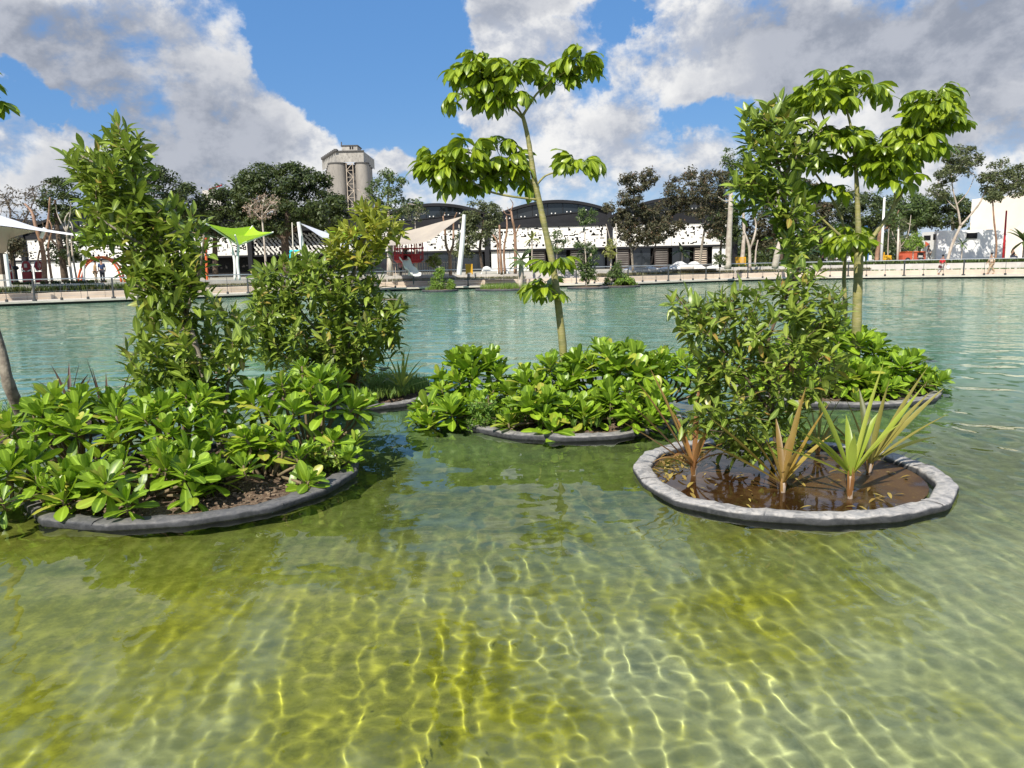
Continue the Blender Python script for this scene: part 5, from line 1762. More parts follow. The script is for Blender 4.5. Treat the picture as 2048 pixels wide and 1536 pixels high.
# a far-off belt of trees closing the view behind the street and the hall ends
q = np.random.default_rng(77)
n = 26000
px = q.uniform(1440, 2080, n)
px[:6000] = q.uniform(-60, 420, 6000)
yy = q.uniform(126, 150, n)
prof = 470 + 9 * np.sin(px * 0.031) + 7 * np.sin(px * 0.083 + 1) + 4 * np.sin(px * 0.21)
fr = q.uniform(0, 1, n) ** 0.8
py = prof + (530 - prof) * fr
pos = np.array([list(P(a, b, c)) for a, b, c in zip(px, py, yy)])
d = q.normal(0, 1, (n, 3)); d[:, 2] += 0.7; d[:, 1] -= 0.5
d /= np.linalg.norm(d, axis=1)[:, None]
ax = np.cross(d, q.normal(0, 1, (n, 3)))
ax /= np.linalg.norm(ax, axis=1)[:, None]
bb_ = np.cross(d, ax)
s_ = q.uniform(0.22, 0.5, n)[:, None]
V = np.stack([pos - ax * s_, pos - bb_ * s_ * .5, pos + ax * s_, pos + bb_ * s_ * .5], 1).reshape(-1, 3)
tag(link('far_treeline', np_mesh('far_treeline', V, np.arange(n * 4).reshape(n, 4), M['far_dark'])), kind='stuff')

BARE = [
    ('pruned bare reddish tree forked in a wide Y, nearest the white canopy', 84, 52, [([(93, 568), (88, 520), (82, 485), (72, 455), (64, 425), (50, 408)], .19, .06), ([(82, 487), (92, 465), (97, 435), (100, 395)], .13, .05), ([(80, 500), (76, 520), (80, 540)], .06, .04)], 'bark_red'),
    ('slim bare orange-brown trunk next to the wide Y-shaped one', 100, 52, [([(101, 568), (98, 520), (97, 490), (104, 458), (98, 440)], .09, .035)], 'bark_red'),
    ('slim pale twisted bare trunk beside the orange climbing arches', 140, 53, [([(143, 562), (136, 500), (134, 470), (130, 440), (138, 425)], .10, .03), ([(134, 465), (122, 445), (114, 425), (112, 410)], .05, .02), ([(134, 460), (140, 430), (142, 405)], .05, .02)], 'bark_pale'),
    ('thin pale bare trunk closest to the orange climbing arches', 150, 54, [([(153, 562), (146, 515), (143, 485), (145, 455), (138, 440)], .07, .025)], 'bark_pale'),
    ('pruned red-brown bare tree shaped like a fork beside the beige sail', 900, 62, [([(901, 550), (900, 520), (899, 508), (892, 490), (890, 460), (886, 432)], .15, .06), ([(899, 508), (906, 490), (907, 460), (908, 440), (914, 425)], .11, .04), ([(886, 434), (890, 425)], .04, .02)], 'bark_red'),
    ('cluster of pink and red bare stems in front of the wavy white bench', 1003, 60, [([(1003, 550), (1001, 510), (1000, 480), (999, 450)], .12, .07), ([(1001, 500), (993, 480), (986, 470)], .09, .06), ([(998, 548), (996, 510), (994, 480)], .08, .05), ([(1010, 548), (1008, 500), (1014, 460), (1013, 432)], .10, .05)], 'bark_red'),
    ('antlered red bare tree in front of the arched roof', 1030, 62, [([(1031, 545), (1031, 500), (1029, 460), (1025, 440), (1022, 420)], .14, .07), ([(1023, 430), (1012, 428), (1006, 419)], .05, .025), ([(1022, 420), (1026, 408), (1020, 398)], .05, .02), ([(1030, 480), (1034, 462), (1040, 450)], .06, .03), ([(1020, 424), (1014, 414)], .03, .015)], 'bark_red'),
    ('tall bleached snag with one broken side limb', 1456, 65, [([(1455, 542), (1458, 480), (1461, 420), (1462, 385)], .30, .15), ([(1459, 402), (1448, 402), (1437, 394)], .07, .045), ([(1459, 418), (1450, 417)], .035, .02)], 'bark_pale'),
    ('smooth pinkish bare trunk with an elbow, behind the olive bush', 1550, 64, [([(1548, 545), (1556, 500), (1563, 475), (1558, 440), (1556, 400), (1552, 370)], .27, .13)], 'bark_pale'),
    ('pale forked bare trunk between the snag and the pinkish trunk', 1500, 70, [([(1500, 538), (1499, 500), (1494, 478), (1488, 462)], .15, .06), ([(1499, 500), (1508, 475), (1512, 450), (1506, 425)], .11, .05), ([(1510, 530), (1512, 500), (1516, 480)], .09, .05)], 'bark_pale'),
    ('yellowish thin bare trunk between white pole and parked trailer', 1776, 88, [([(1777, 522), (1776, 490), (1778, 455)], .08, .04)], 'bark_pale'),
]
for k, (lab, b, Y, w, bark) in enumerate(BARE):
    far_tree('bare_trunk_tree', lab, 'tree', b, Y, w, [], 0, 0, 0, 0, 0, None, bark, 300 + k, group='bare pruned trees')

# ------------------------------------------------------------------ small planters near the far shore
for k, (px, py, Y, r, lab) in enumerate(((880, 581, 57.0, 1.35, 'far planter with one leafy sapling below the beige sail'), (1010, 580, 56.6, 2.2, 'long far planter with low plants and a shaggy palm'), (1176, 576, 56.0, 1.5, 'far planter carrying a tiered young tree'), (1240, 573, 58.0, 1.5, 'far planter with two rounded bushes'))):
    p = P(px, py, Y)
    planter('floating_planter', lab, p.x, Y, r, 'rim_dark', 60 + k, group='far floating planters', z=0.12)
far_tree('far_young_tree', 'leafy sapling on the far planter below the beige sail', 'sapling', 878, 57, [([(878, 578), (880, 550), (878, 532)], .05, .02)], [[(858, 580), (864, 555), (872, 535), (882, 530), (890, 550), (905, 565), (912, 578)]], 0.7, 60, 50, 0.25, 0.085, 'far_bright', 'bark_pale', 400, zb=0.12)
far_tree('tiered_young_tree', 'tiered young tree with bushy base and small separate top on a far planter', 'tree', 1172, 56, [([(1173, 574), (1172, 530), (1170, 490), (1169, 450), (1166, 425)], .07, .02), ([(1169, 455), (1182, 440)], .03, .01), ([(1169, 460), (1158, 440)], .03, .01)],
         [[(1150, 432), (1162, 416), (1180, 412), (1195, 425), (1190, 445), (1165, 455)], [(1144, 485), (1152, 478), (1165, 500), (1150, 502)], [(1152, 505), (1172, 478), (1192, 492), (1200, 530), (1196, 566), (1160, 568), (1154, 535)]], 0.8, 95, 48, 0.28, 0.09, 'far_green', 'bark_pale', 401, zb=0.12)
far_tree('far_bush', 'upright bush on the far planter next to the bright round one', 'bush', 1232, 58, [([(1232, 572), (1232, 550), (1234, 535)], .04, .02)], [[(1204, 572), (1212, 552), (1222, 535), (1236, 522), (1246, 540), (1252, 560), (1240, 572)]], 0.8, 50, 50, 0.26, 0.09, 'far_green', 'bark_pale', 402, zb=0.12)
far_tree('far_bush', 'bright yellow-green round bush on a far planter', 'bush', 1250, 57.6, [([(1250, 573), (1250, 562), (1250, 555)], .04, .02)], [[(1226, 572), (1232, 556), (1248, 548), (1264, 556), (1272, 570), (1250, 575)]], 0.6, 46, 50, 0.22, 0.10, 'far_bright', 'bark_pale', 403, zb=0.12)
p = P(1010, 578, 56.6)
tuft_bed('ground_cover', p.x, 56.6, 1.8, 420, 0.42, 'far_bright', 61, z=0.15)
tuft_bed('ground_cover', P(880, 578, 57).x, 57, 1.1, 160, 0.3, 'far_bright', 62, z=0.15)


def palm(label, px, py0, Y, ztop_py, n, L, matn, seed, zb, r=0.1, shag=False):
    g = random.Random(seed)
    b = FZ(px, py0, Y, zb)
    top = P(px + 2, ztop_py, Y)
    t = thing('palm', label, 'palm', b, 'small palms across the pond')
    MB().tube(curve_pts([b, b.lerp(top, .5) + Vector((0.04, 0, 0)), top], 4), [r * (1.15 - 0.3 * i / 8) for i in range(9)], 7).build('trunk', M['bark_pale'], t, smooth=True)
    for i in range(n):
        az, e = i * 2.4, R(g.uniform(75, -25))
        mb = MB()
        p = top.copy()
        pr = None
        side = Vector((-math.sin(az), math.cos(az), 0))
        pts = []
        for j in range(6):
            ang = e - j * 0.20
            d = Vector((math.cos(az) * math.cos(ang), math.sin(az) * math.cos(ang), math.sin(ang)))
            pts.append(p.copy())
            p = p + d * L / 5
        V, F = [], []
        for j, q in enumerate(pts):
            w = L * 0.12 * math.sin(math.pi * min(1, (j + 0.6) / 5.6))
            V += [q - side * w - UP * w * .5, q, q + side * w - UP * w * .5]
            if j:
                a = j * 3
                F += [(a - 3, a - 2, a + 1, a), (a - 2, a - 1, a + 2, a + 1)]
        mb.add(V, F).build('frond', M[matn], t)
    if shag:
        mb = MB()
        for i in range(60):
            q = b.lerp(top, g.uniform(0.15, 0.8))
            a = g.uniform(0, 6.28)
            o = Vector((math.cos(a), math.sin(a), 0))
            s = Vector((-math.sin(a), math.cos(a), 0)) * 0.05
            mb.add([q - s, q + s, q + o * 0.22 - UP * 0.32], [(0, 1, 2)])
        mb.build('dead_fronds', M['concrete_beige'], t)


palm('shaggy-trunked palm with stiff upright leaves on the long far planter', 1040, 574, 56.5, 520, 18, 1.3, 'far_green', 1, 0.12, 0.2, True)
palm('thin-stemmed small palm with drooping fronds before the white screen', 1062, 545, 66, 478, 9, 1.0, 'far_yellow', 2, TZ, 0.06)
palm('small palm in front of the white building wall', 1922, 522, 78, 488, 11, 0.9, 'far_green', 3, TZ, 0.05)
palm('bushy palm before the beige buttress', 2046, 522, 76, 482, 16, 1.9, 'far_green', 4, TZ, 0.12)
palm('small dark palm in front of the brown doors', 1362, 540, 72, 502, 11, 1.2, 'far_dark', 5, TZ, 0.06)

# ------------------------------------------------------------------ sails, canopies and poles


def hypar(pts4, n=10, sag=0.0):
    a, b, c, d = [Vector(p) for p in pts4]
    grid = []
    for i in range(n + 1):
        u = i / n
        row = []
        for j in range(n + 1):
            v = j / n
            p = a.lerp(b, u).lerp(d.lerp(c, u), v)
            p = p - UP * sag * 16 * u * (1 - u) * v * (1 - v)
            row.append(p)
        grid.append(row)
    return grid


can = thing('white_canopy', 'large white tensile canopy with beige underside at the picture edge', 'canopy', FZ(-60, 560, 50, TZ))
YC = 50
topc = curve_pts([P(-160, 395, YC + 3), P(-40, 420, YC + 2), P(10, 434, YC + 1), P(75, 455, YC), P(112, 464, YC - 1), P(182, 475, YC - 2)], 5)
botc = curve_pts([P(-160, 455, YC - 3), P(-40, 449, YC - 3), P(10, 452, YC - 2.5), P(75, 461, YC - 1.5), P(112, 466, YC - 1.2), P(182, 476, YC - 2)], 5)
MB().sheet([[a, a.lerp(b, .5) + UP * 0.1, b] for a, b in zip(topc, botc)]).build('membrane', M['membrane'], can, smooth=True)
upc = curve_pts([P(-160, 456, YC - 2.9), P(-40, 450, YC - 2.9), P(5, 453, YC - 2.4), P(40, 458, YC - 2), P(74, 461.5, YC - 1.5)], 5)
loc = curve_pts([P(-160, 560, YC), P(-40, 520, YC), P(12, 504, YC - .5), P(14, 480, YC - .8), P(70, 463, YC - 1.4)], 5)
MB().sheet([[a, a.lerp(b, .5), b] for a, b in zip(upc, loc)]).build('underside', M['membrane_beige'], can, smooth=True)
p = FZ(17, 560, 47, TZ)
MB().tube([p, Vector((p.x, p.y, P(17, 508, 47).z))], 0.12, 8).build('post', M['white'], can)
p = FZ(83, 560, 49, TZ)
MB().tube([P(82, 476, 49.6), P(90, 456, 49.6)], 0.11, 6).build('strut', M['white'], can)
blk = thing('stone_pier', 'grey stone pier under the white canopy', 'pier', FZ(4, 565, 47.5, TZ))
p = FZ(3, 565, 47.5, TZ)
MB().box(p + UP * 1.0, (0.6, 0.6, 2.0)).build('shaft', M['bark_brown'], blk)
MB().box(p + UP * 0.36, (0.72, 0.72, 0.72)).build('plinth', M['concrete'], blk)


def tulip(label, A, B, Cc, Dd, low, Y, posts, seed):
    """inverted tensile umbrella: raised corners, low centre, bent posts"""
    low3 = P(low[0], low[1], Y)
    t = thing('lime_umbrella', label, 'umbrella', FZ(low[0], 560, Y, TZ), 'lime tensile umbrellas')
    q = [P(x, y, Y + d) for x, y, d in (A, B, Cc, Dd)]
    mb = MB()
    for i in range(4):
        a, b = q[i], q[(i + 1) % 4]
        rows = []
        for u in range(9):
            e = a.lerp(b, u / 8)
            e = e - (e - low3) * 0.16 * math.sin(math.pi * u / 8)
            row = []
            for v in range(9):
                s = v / 8
                pnt = low3.lerp(e, s)
                pnt.z = low3.z + (e.z - low3.z) * s ** 0.75
                row.append(pnt)
            rows.append(row)
        mb.sheet(rows)
    mb.build('membrane', M['lime'], t, smooth=True)
    for i in range(4):
        MB().tube([low3, low3.lerp(q[i], .5) + UP * 0.02 - Vector((0, .05, 0)), q[i]], 0.05, 5).build('rib', M['white'], t)
    for pts in posts:
        w = [P(x, y, Y) for x, y in pts]
        w[0].z = TZ
        MB().tube(curve_pts(w, 4), 0.10, 8).build('post', M['white'], t, smooth=True)


tulip('lime green tensile umbrella on two bent white posts', (412, 447, -2), (505, 452, 2), (547, 464, 0.5), (470, 470, -2.2), (477, 491), 54, [[(470, 560), (469, 520), (462, 494), (455, 478)], [(479, 560), (475, 525), (477, 492)]], 1)
tulip('lime green umbrella half hidden by the leaning tree', (146, 465, -1.5), (190, 455, 1.8), (235, 466, 0.5), (180, 468, -1.6), (172, 492), 54, [[(167, 560), (168, 520), (171, 493)]], 2)
tulip('lime green umbrella glimpsed through the big dark bush', (650, 462, -1.5), (710, 452, 1.8), (742, 460, 0.5), (700, 466, -1.6), (692, 486), 56, [[(690, 556), (690, 520), (692, 487)]], 3)

sail = thing('shade_sail', 'beige triangular shade sail pulled up to a slanting white mast', 'shade sail', FZ(918, 555, 60, TZ))
tip = P(924, 433, 60)
a = curve_pts([tip, P(880, 444, 61), P(830, 458, 62.5), P(760, 474, 65)], 6)
b = curve_pts([tip, P(890, 458, 59), P(850, 484, 58), P(760, 492, 58)], 6)
MB().sheet([[p, p.lerp(q, .5) - UP * 0.12, q] for p, q in zip(a, b)]).build('membrane', M['membrane_beige'], sail, smooth=True)
MB().tube([FZ(918, 550, 60, TZ), P(924, 490, 60), P(928.5, 429, 60)], [0.20, 0.19, 0.13], 10).build('mast', M['white'], sail)
MB().tube([tip, P(928, 431, 60)], 0.03, 4).build('cable', M['steel'], sail)
sail = thing('shade_sail', 'white shade sail falling from a slanting white mast behind the dark bush', 'shade sail', FZ(606, 555, 58, TZ))
tip = P(600, 446, 58)
a = curve_pts([tip, P(622, 454, 59), P(650, 464, 60), P(700, 480, 61)], 5)
b = curve_pts([tip, P(620, 459, 57.5), P(650, 478, 57), P(700, 500, 57)], 5)
MB().sheet([[p, p.lerp(q, .5) - UP * 0.1, q] for p, q in zip(a, b)]).build('membrane', M['membrane'], sail, smooth=True)
MB().tube([FZ(612, 555, 58, TZ), P(604, 490, 58), P(597, 444, 58)], [0.18, 0.18, 0.13], 10).build('mast', M['white'], sail)


def pole(name, label, cat, px, py0, px1, py1, Y, r, matn, group=None):
    t = thing(name, label, cat, FZ(px, py0, Y, TZ), group)
    b = FZ(px, py0, Y, TZ)
    MB().tube([b, b.lerp(P(px1, py1, Y), .5), P(px1, py1, Y)], [r, r * 0.85, r * 0.65], 8).build('shaft', M[matn], t, smooth=True)
    MB().box(b + UP * 0.03, (r * 4, r * 4, 0.06)).build('base_plate', M['concrete_grey'], t)


pole('light_pole', 'thin pale pole beside the leaning white sail mast', 'pole', 589, 556, 584, 445, 57, 0.055, 'concrete', 'slim poles')
pole('light_pole', 'thin pale pole at the foot of the olive-green tree', 'pole', 920, 550, 918, 449, 61, 0.05, 'concrete', 'slim poles')
pole('light_pole', 'thin pale pole in front of the bronze-leaved trees', 'pole', 1234, 542, 1232, 447, 64, 0.05, 'concrete', 'slim poles')
pole('light_pole', 'tall white pole beside the red-brown street trunk', 'pole', 1762, 525, 1769, 395, 72, 0.14, 'white', 'slim poles')
pole('light_pole', 'stout pale pole next to the parked orange cart', 'pole', 1795, 522, 1797, 458, 84, 0.13, 'concrete', 'slim poles')
pole('red_pole', 'tall slanting red pole in front of the beige building', 'pole', 2006, 522, 2013, 421, 78, 0.12, 'red')

# ------------------------------------------------------------------ playground
arch = thing('climbing_arch', 'orange double climbing arch with rungs', 'climbing frame', FZ(200, 562, 55, TZ))
pr = []
for dy in (-0.5, 0.6):
    w = [P(x + dy * 6, y, 55 + dy) for x, y in ((158, 562), (164, 540), (176, 524), (200, 514), (222, 520), (238, 538), (246, 562))]
    w[0].z = w[-1].z = TZ
    c = curve_pts(w, 4)
    pr.append(c)
    MB().tube(c, 0.075, 7).build('arch_tube', M['orange'], arch, smooth=True)
for i in range(2, len(pr[0]) - 1, 2):
    MB().tube([pr[0][i], pr[1][i]], 0.04, 5).build('rung', M['orange'], arch)
org = thing('orange_post', 'orange play post behind the lime umbrella', 'post', FZ(414, 556, 57, TZ))
MB().tube([FZ(414, 556, 57, TZ), P(411, 478, 57)], 0.09, 7).build('shaft', M['orange'], org)
MB().ball(P(411, 477, 57), 0.13, 8, 6).build('cap', M['orange'], org)
cy = thing('cyan_frame', 'bright cyan goal-shaped swing frame behind the dark bush', 'swing frame', FZ(584, 556, 59, TZ))
for x in (581, 606):
    MB().tube([FZ(x, 556, 59, TZ), P(x, 502, 59)], 0.08, 7).build('post', M['cyan'], cy)
MB().tube([P(580, 502, 59), P(607, 502, 59)], 0.08, 7).build('crossbar', M['cyan'], cy)

cage = thing('play_tower', 'red caged play tower standing on pale concrete columns', 'play tower', FZ(816, 552, 62, TZ))
YP = 62.0
cc = P(817, 500, YP)
rt, zb, ztp = 1.15, P(817, 524, YP).z, P(817, 484, YP).z
MB().lathe((cc.x, YP, 0), [(0.2, zb - 0.12), (rt * 0.85, zb - 0.05), (rt, zb + 0.12), (rt, zb + 0.2), (rt - .06, zb + 0.2), (rt - 0.1, zb + 0.05), (0.05, zb)], 28).build('floor_dish', M['red'], cage, smooth=False)
for k in range(30):
    a = 2 * math.pi * k / 30
    if abs(a - 4.71) < 0.18:
        continue
    q = Vector((cc.x + rt * math.cos(a), YP + rt * math.sin(a), zb + .15))
    MB().tube([q, q + UP * (ztp - zb - .15)], 0.028, 5).build('bar', M['red'], cage)
for zz in (zb + 0.55, zb + 1.05, ztp):
    MB().tube([Vector((cc.x + rt * math.cos(a), YP + rt * math.sin(a), zz)) for a in np.linspace(0, 6.2832, 31)], 0.035, 5).build('ring', M['red'], cage)
for a0, a1 in ((3.3, 4.4), (5.0, 5.7), (1.2, 2.6)):
    MB().sheet([[Vector((cc.x + (rt - .03) * math.cos(a), YP + (rt - .03) * math.sin(a), zz)) for zz in (zb + .15, zb + 0.62)] for a in np.linspace(a0, a1, 9)]).build('side_panel', M['red'], cage)
for x, r in ((781, 0.20), (834, 0.10), (800, 0.08)):
    MB().tube([FZ(x, 552, YP + .4, TZ), P(x, 500 if x > 790 else 484, YP + .4)], r, 10).build('column', M['concrete'], cage, smooth=True)
sl = thing('slide', 'white wavy slide coming down from the red play tower', 'slide', FZ(828, 552, 60.5, TZ))
pts = curve_pts([P(807, 518, 61.0), P(812, 523, 60.7), P(817, 536, 60.4), P(824, 541, 60.2), P(829, 549, 59.9), P(834, 550.5, 59.6)], 4)
rows = []
for p in pts:
    row = []
    for s, h in ((-0.34, 0.2), (-0.3, 0.02), (-0.15, -0.03), (0.15, -0.03), (0.3, 0.02), (0.34, 0.2)):
        row.append(p + Vector((s, 0, h)))
    rows.append(row)
MB().sheet(rows, 0.05).build('chute', M['white'], sl, smooth=True)
MB().tube([FZ(818, 552, 60.4, TZ), P(818, 540, 60.4)], 0.05, 6).build('leg', M['white'], sl)
fen = thing('metal_fence', 'low dark fence of thin upright bars around the play area', 'fence', FZ(850, 552, 63.5, TZ))
x0, x1 = P(786, 540, 63.5).x, P(920, 540, 63.5).x
x = x0
while x < x1:
    MB().box((x, 63.5, TZ + 0.5), (0.04, 0.03, 1.0)).build('bar', M['concrete_beige'], fen)
    x += 0.2
for zz in (0.12, 1.0):
    MB().box(((x0 + x1) / 2, 63.53, TZ + zz), (x1 - x0, 0.03, 0.05)).build('fence_rail', M['concrete_beige'], fen)


def barrier(label, px0, px1, py0, py1, Y):
    t = thing('yellow_barrier', label, 'barrier', FZ((px0 + px1) / 2, py1, Y, TZ), 'yellow barriers')
    a, b = P(px0, py0, Y), P(px1, py0, Y)
    zt_, n = a.z, 8
    for i in range(n + 1):
        xx = a.x + (b.x - a.x) * i / n
        MB().box((xx, Y, (TZ + .12 + zt_) / 2), (0.07, 0.04, zt_ - TZ - .12)).build('bar', M['yellow'], t)
    for zz in (TZ + .16, zt_):
        MB().box(((a.x + b.x) / 2, Y + .04, zz), (b.x - a.x + .08, 0.04, 0.07)).build('rail', M['yellow'], t)
    for xx in (a.x, b.x):
        MB().box((xx, Y, TZ + 0.06), (0.07, 0.7, 0.12)).build('foot', M['yellow'], t)


barrier('yellow crowd barrier next to the white sail mast', 932, 944, 529, 548, 61)
barrier('yellow crowd barrier between pale trunks right of the white screen', 1471, 1491, 515, 530, 74)


def wave_bench(label, pts, Y, dy, closed_front=True, group='white wavy benches'):
    t = thing('wavy_bench', label, 'bench', FZ(sum(p[0] for p in pts) / len(pts), 550, Y, TZ), group)
    top = curve_pts([P(x, y, Y) for x, y in pts], 5)
    rows = []
    for p in top:
        z = max(p.z, TZ + 0.02)
        rows.append([Vector((p.x, Y - dy * 0.5, TZ)), Vector((p.x, Y - dy * 0.5, TZ + (z - TZ) * 0.55)), Vector((p.x, Y - dy * .2, z)), Vector((p.x, Y + dy * .5, z - .02)), Vector((p.x, Y + dy, TZ))])
    mb = MB().sheet(rows)
    mb.build('shell', M['white'], t, smooth=True)
    c = top[len(top) // 3]
    MB().box((c.x, Y - dy * 0.5 - 0.01, TZ + 0.12), (1.2, 0.03, 0.2)).build('front_strip', M['concrete_grey'], t)  # solid grey strip on the lower front


wave_bench('white wave-shaped bench with two humps near the yellow barrier', [(962, 549), (966, 536), (975, 532.5), (985, 538), (992, 541), (1004, 534), (1013, 538), (1022, 549)], 62, 1.6)
wave_bench('white wave-shaped bench with two humps in front of the brown doors', [(1336, 537), (1350, 528), (1360, 522.5), (1370, 527), (1378, 529), (1389, 522.5), (1400, 529), (1412, 535), (1426, 531), (1440, 536)], 70, 1.8)
wave_bench('low white wavy seat stretching under the bronze-leaved trees', [(1245, 540), (1262, 534), (1280, 537), (1300, 532.5), (1318, 536), (1336, 533), (1345, 538)], 70, 1.5)

# red boards under the canopy: plain round-headed display panels
for k, (px, lab, rz, w) in enumerate(((56, 'round-headed red display board facing the pond', 0.0, 1.0), (80, 'red display board turned almost edge-on beside the forked bare tree', 1.1, 0.9), (15, 'dark red display board partly behind the white post', 0.7, 1.0))):
    Yb = 54
    c = FZ(px, 560, Yb, TZ)
    t = thing('display_board', lab, 'sign', c, 'red display boards')
    rt_ = Matrix.Rotation(rz, 3, 'Z')
    MB().box(c + UP * 0.45 + UP * .05, (0.62 * w, 0.12, 0.75), rt_).build('lower_panel', M['dark_red'], t)
    n = 20
    ring = [c + UP * 1.28 + rt_ @ Vector((0.30 * w * math.cos(2 * math.pi * i / n), -0.07, 0.33 * math.sin(2 * math.pi * i / n))) for i in range(n)]
    ring2 = [q + rt_ @ Vector((0, 0.12, 0)) for q in ring]
    MB().add(ring + ring2, [tuple(range(n)), tuple(reversed(range(n, 2 * n)))] + [(i, n + i, n + (i + 1) % n, (i + 1) % n) for i in range(n)]).build('round_panel', M['dark_red'], t)
    MB().box(c + UP * 1.3 + rt_ @ Vector((0, -0.085, 0)), (0.2 * w, 0.03, 0.26), rt_).build('plaque', M['concrete_grey'], t)
    for s in (-1, 1):
        MB().box(c + UP * 0.96 + rt_ @ Vector((s * 0.2 * w, -0.07, 0)), (0.22 * w, 0.04, 0.07), rt_ @ Matrix.Rotation(-s * 0.4, 3, 'Y')).build('bracket', M['white'], t)
        MB().tube([c + rt_ @ Vector((s * 0.36 * w, 0, 0)), c + UP * 1.2 + rt_ @ Vector((s * 0.36 * w, 0, 0)), c + UP * 1.6 + rt_ @ Vector((s * 0.22 * w, 0, 0))], 0.025, 5).build('leg', M['steel'], t)
t = thing('lamp_bollard', 'black garden lamp post near the dark red board', 'lamp post', FZ(34, 560, 53, TZ))
c = FZ(34, 560, 53, TZ)
MB().lathe(c, [(0.22, 0), (0.2, 0.08), (0.09, 0.25), (0.07, 1.0), (0.2, 1.1), (0.17, 1.25), (0.05, 1.3), (0.03, 2.1), (0.0, 2.15)], 12).build('post', M['black'], t)

# ------------------------------------------------------------------ street on the right: carts, chairs, sign
YV = 84
cart = thing('food_cart', 'faded red street cart with dark open side and orange roof edge', 'cart', FZ(1821, 523, YV, TZ))
a, b = P(1799, 512, YV), P(1846, 512, YV)
W = b.x - a.x
cx = (a.x + b.x) / 2
z0, z1 = TZ + 0.28, P(1820, 504.5, YV).z
MB().add([(a.x, YV - .7, z0), (b.x, YV - .7, z0), (b.x, YV - .7, z1), (a.x + .4, YV - .7, z1), (a.x, YV - .7, (z0 + z1) / 2 + .1),
          (a.x, YV + .7, z0), (b.x, YV + .7, z0), (b.x, YV + .7, z1), (a.x + .4, YV + .7, z1), (a.x, YV + .7, (z0 + z1) / 2 + .1)],
         [(0, 1, 2, 3, 4), (9, 8, 7, 6, 5), (0, 5, 6, 1), (1, 6, 7, 2), (2, 7, 8, 3), (3, 8, 9, 4), (4, 9, 5, 0)]).build('body', M['cart_red'], cart)
MB().box((cx + .1, YV, z1 + .03), (W - .3, 1.55, 0.08)).build('roof_edge', M['orange'], cart)
sv = MB().box((cx + W * 0.24, YV - .71, (z0 + z1) / 2 + .1), (W * 0.26, 0.05, 0.52)).build('serving_hatch', M['near_black'], cart)
MB().box((cx + W * 0.24, YV - .74, z0 + .26), (W * 0.28, 0.12, 0.05)).build('counter', M['steel'], sv)
MB().box((cx + W * 0.24, YV - .745, (z0 + z1) / 2 - .02), (W * 0.18, 0.03, 0.2)).build('equipment', M['concrete_grey'], sv)
for dx in (-W * .28, W * .28):
    wv = MB().tube([(cx + dx, YV - .72, TZ + .3), (cx + dx, YV - .55, TZ + .3)], 0.3, 14).build('wheel', M['tyre'], cart)
    MB().tube([(cx + dx, YV - .74, TZ + .3), (cx + dx, YV - .70, TZ + .3)], 0.14, 10).build('rim', M['steel'], wv)
trl = thing('yellow_trailer', 'small yellow machine trailer beside the white pole', 'trailer', FZ(1772, 523, 80, TZ))
a, b = P(1764, 512, 80), P(1780, 512, 80)
z1 = P(1770, 511, 80).z
MB().add([(a.x, 79.5, TZ + .25), (b.x, 79.5, TZ + .25), (b.x - .1, 79.5, z1), (a.x + .15, 79.5, z1 + .05), (a.x, 80.5, TZ + .25), (b.x, 80.5, TZ + .25), (b.x - .1, 80.5, z1), (a.x + .15, 80.5, z1 + .05)],
         [(0, 1, 2, 3), (7, 6, 5, 4), (0, 4, 5, 1), (1, 5, 6, 2), (2, 6, 7, 3), (3, 7, 4, 0)]).build('body', M['yellow'], trl)
MB().tube([(a.x + .2, 80, z1), (a.x + .2, 80, z1 + .35)], 0.05, 6).build('exhaust', M['yellow'], trl)
for dx in (0.2, 0.62):
    wv = MB().tube([(a.x + dx, 79.45, TZ + .2), (a.x + dx, 79.6, TZ + .2)], 0.2, 12).build('wheel', M['tyre'], trl)
    MB().tube([(a.x + dx, 79.43, TZ + .2), (a.x + dx, 79.46, TZ + .2)], 0.08, 8).build('rim', M['steel'], wv)
    wv = MB().tube([(a.x + dx, 80.4, TZ + .2), (a.x + dx, 80.55, TZ + .2)], 0.2, 12).build('wheel', M['tyre'], trl)
MB().box((b.x + .35, 80, TZ + .3), (0.7, 0.06, 0.06)).build('drawbar', M['yellow'], trl)
sgn = thing('road_sign', 'small red triangular sign seen at an angle by the white building corner', 'sign', FZ(1852, 521, 79, TZ))
MB().tube([FZ(1852, 521, 79, TZ), P(1853, 484, 79)], 0.03, 6).build('pole', M['steel'], sgn)
c = P(1854, 488.5, 78.95)
MB().add([c + Vector((-.18, 0, -.3)), c + Vector((.28, 0, 0)), c + Vector((-.18, 0, .3)), c + Vector((-.18, .03, -.3)), c + Vector((.28, .03, 0)), c + Vector((-.18, .03, .3))], [(0, 1, 2), (5, 4, 3), (0, 3, 4, 1), (1, 4, 5, 2), (2, 5, 3, 0)]).build('plate', M['cart_red'], sgn)
kio = thing('blue_kiosk', 'tall blue and white kiosk column behind the forked trunk', 'kiosk', FZ(1733, 524, 82, TZ))
a, b = P(1728, 500, 82), P(1736, 500, 82)
zt_ = P(1730, 496, 82).z
MB().box(((a.x + b.x) / 2, 82, (TZ + zt_) / 2), (b.x - a.x, 0.5, zt_ - TZ)).build('body', M['blue'], kio)
MB().box((a.x - .12, 81.9, (TZ + zt_) / 2 - .1), (0.22, 0.4, zt_ - TZ - .2)).build('side_panel', M['white'], kio)
MB().tube([P(1721, 455, 83), P(1734, 452, 83), P(1736, 470, 83), P(1736, 500, 83)], 0.05, 6).build('frame', M['blue'], kio)


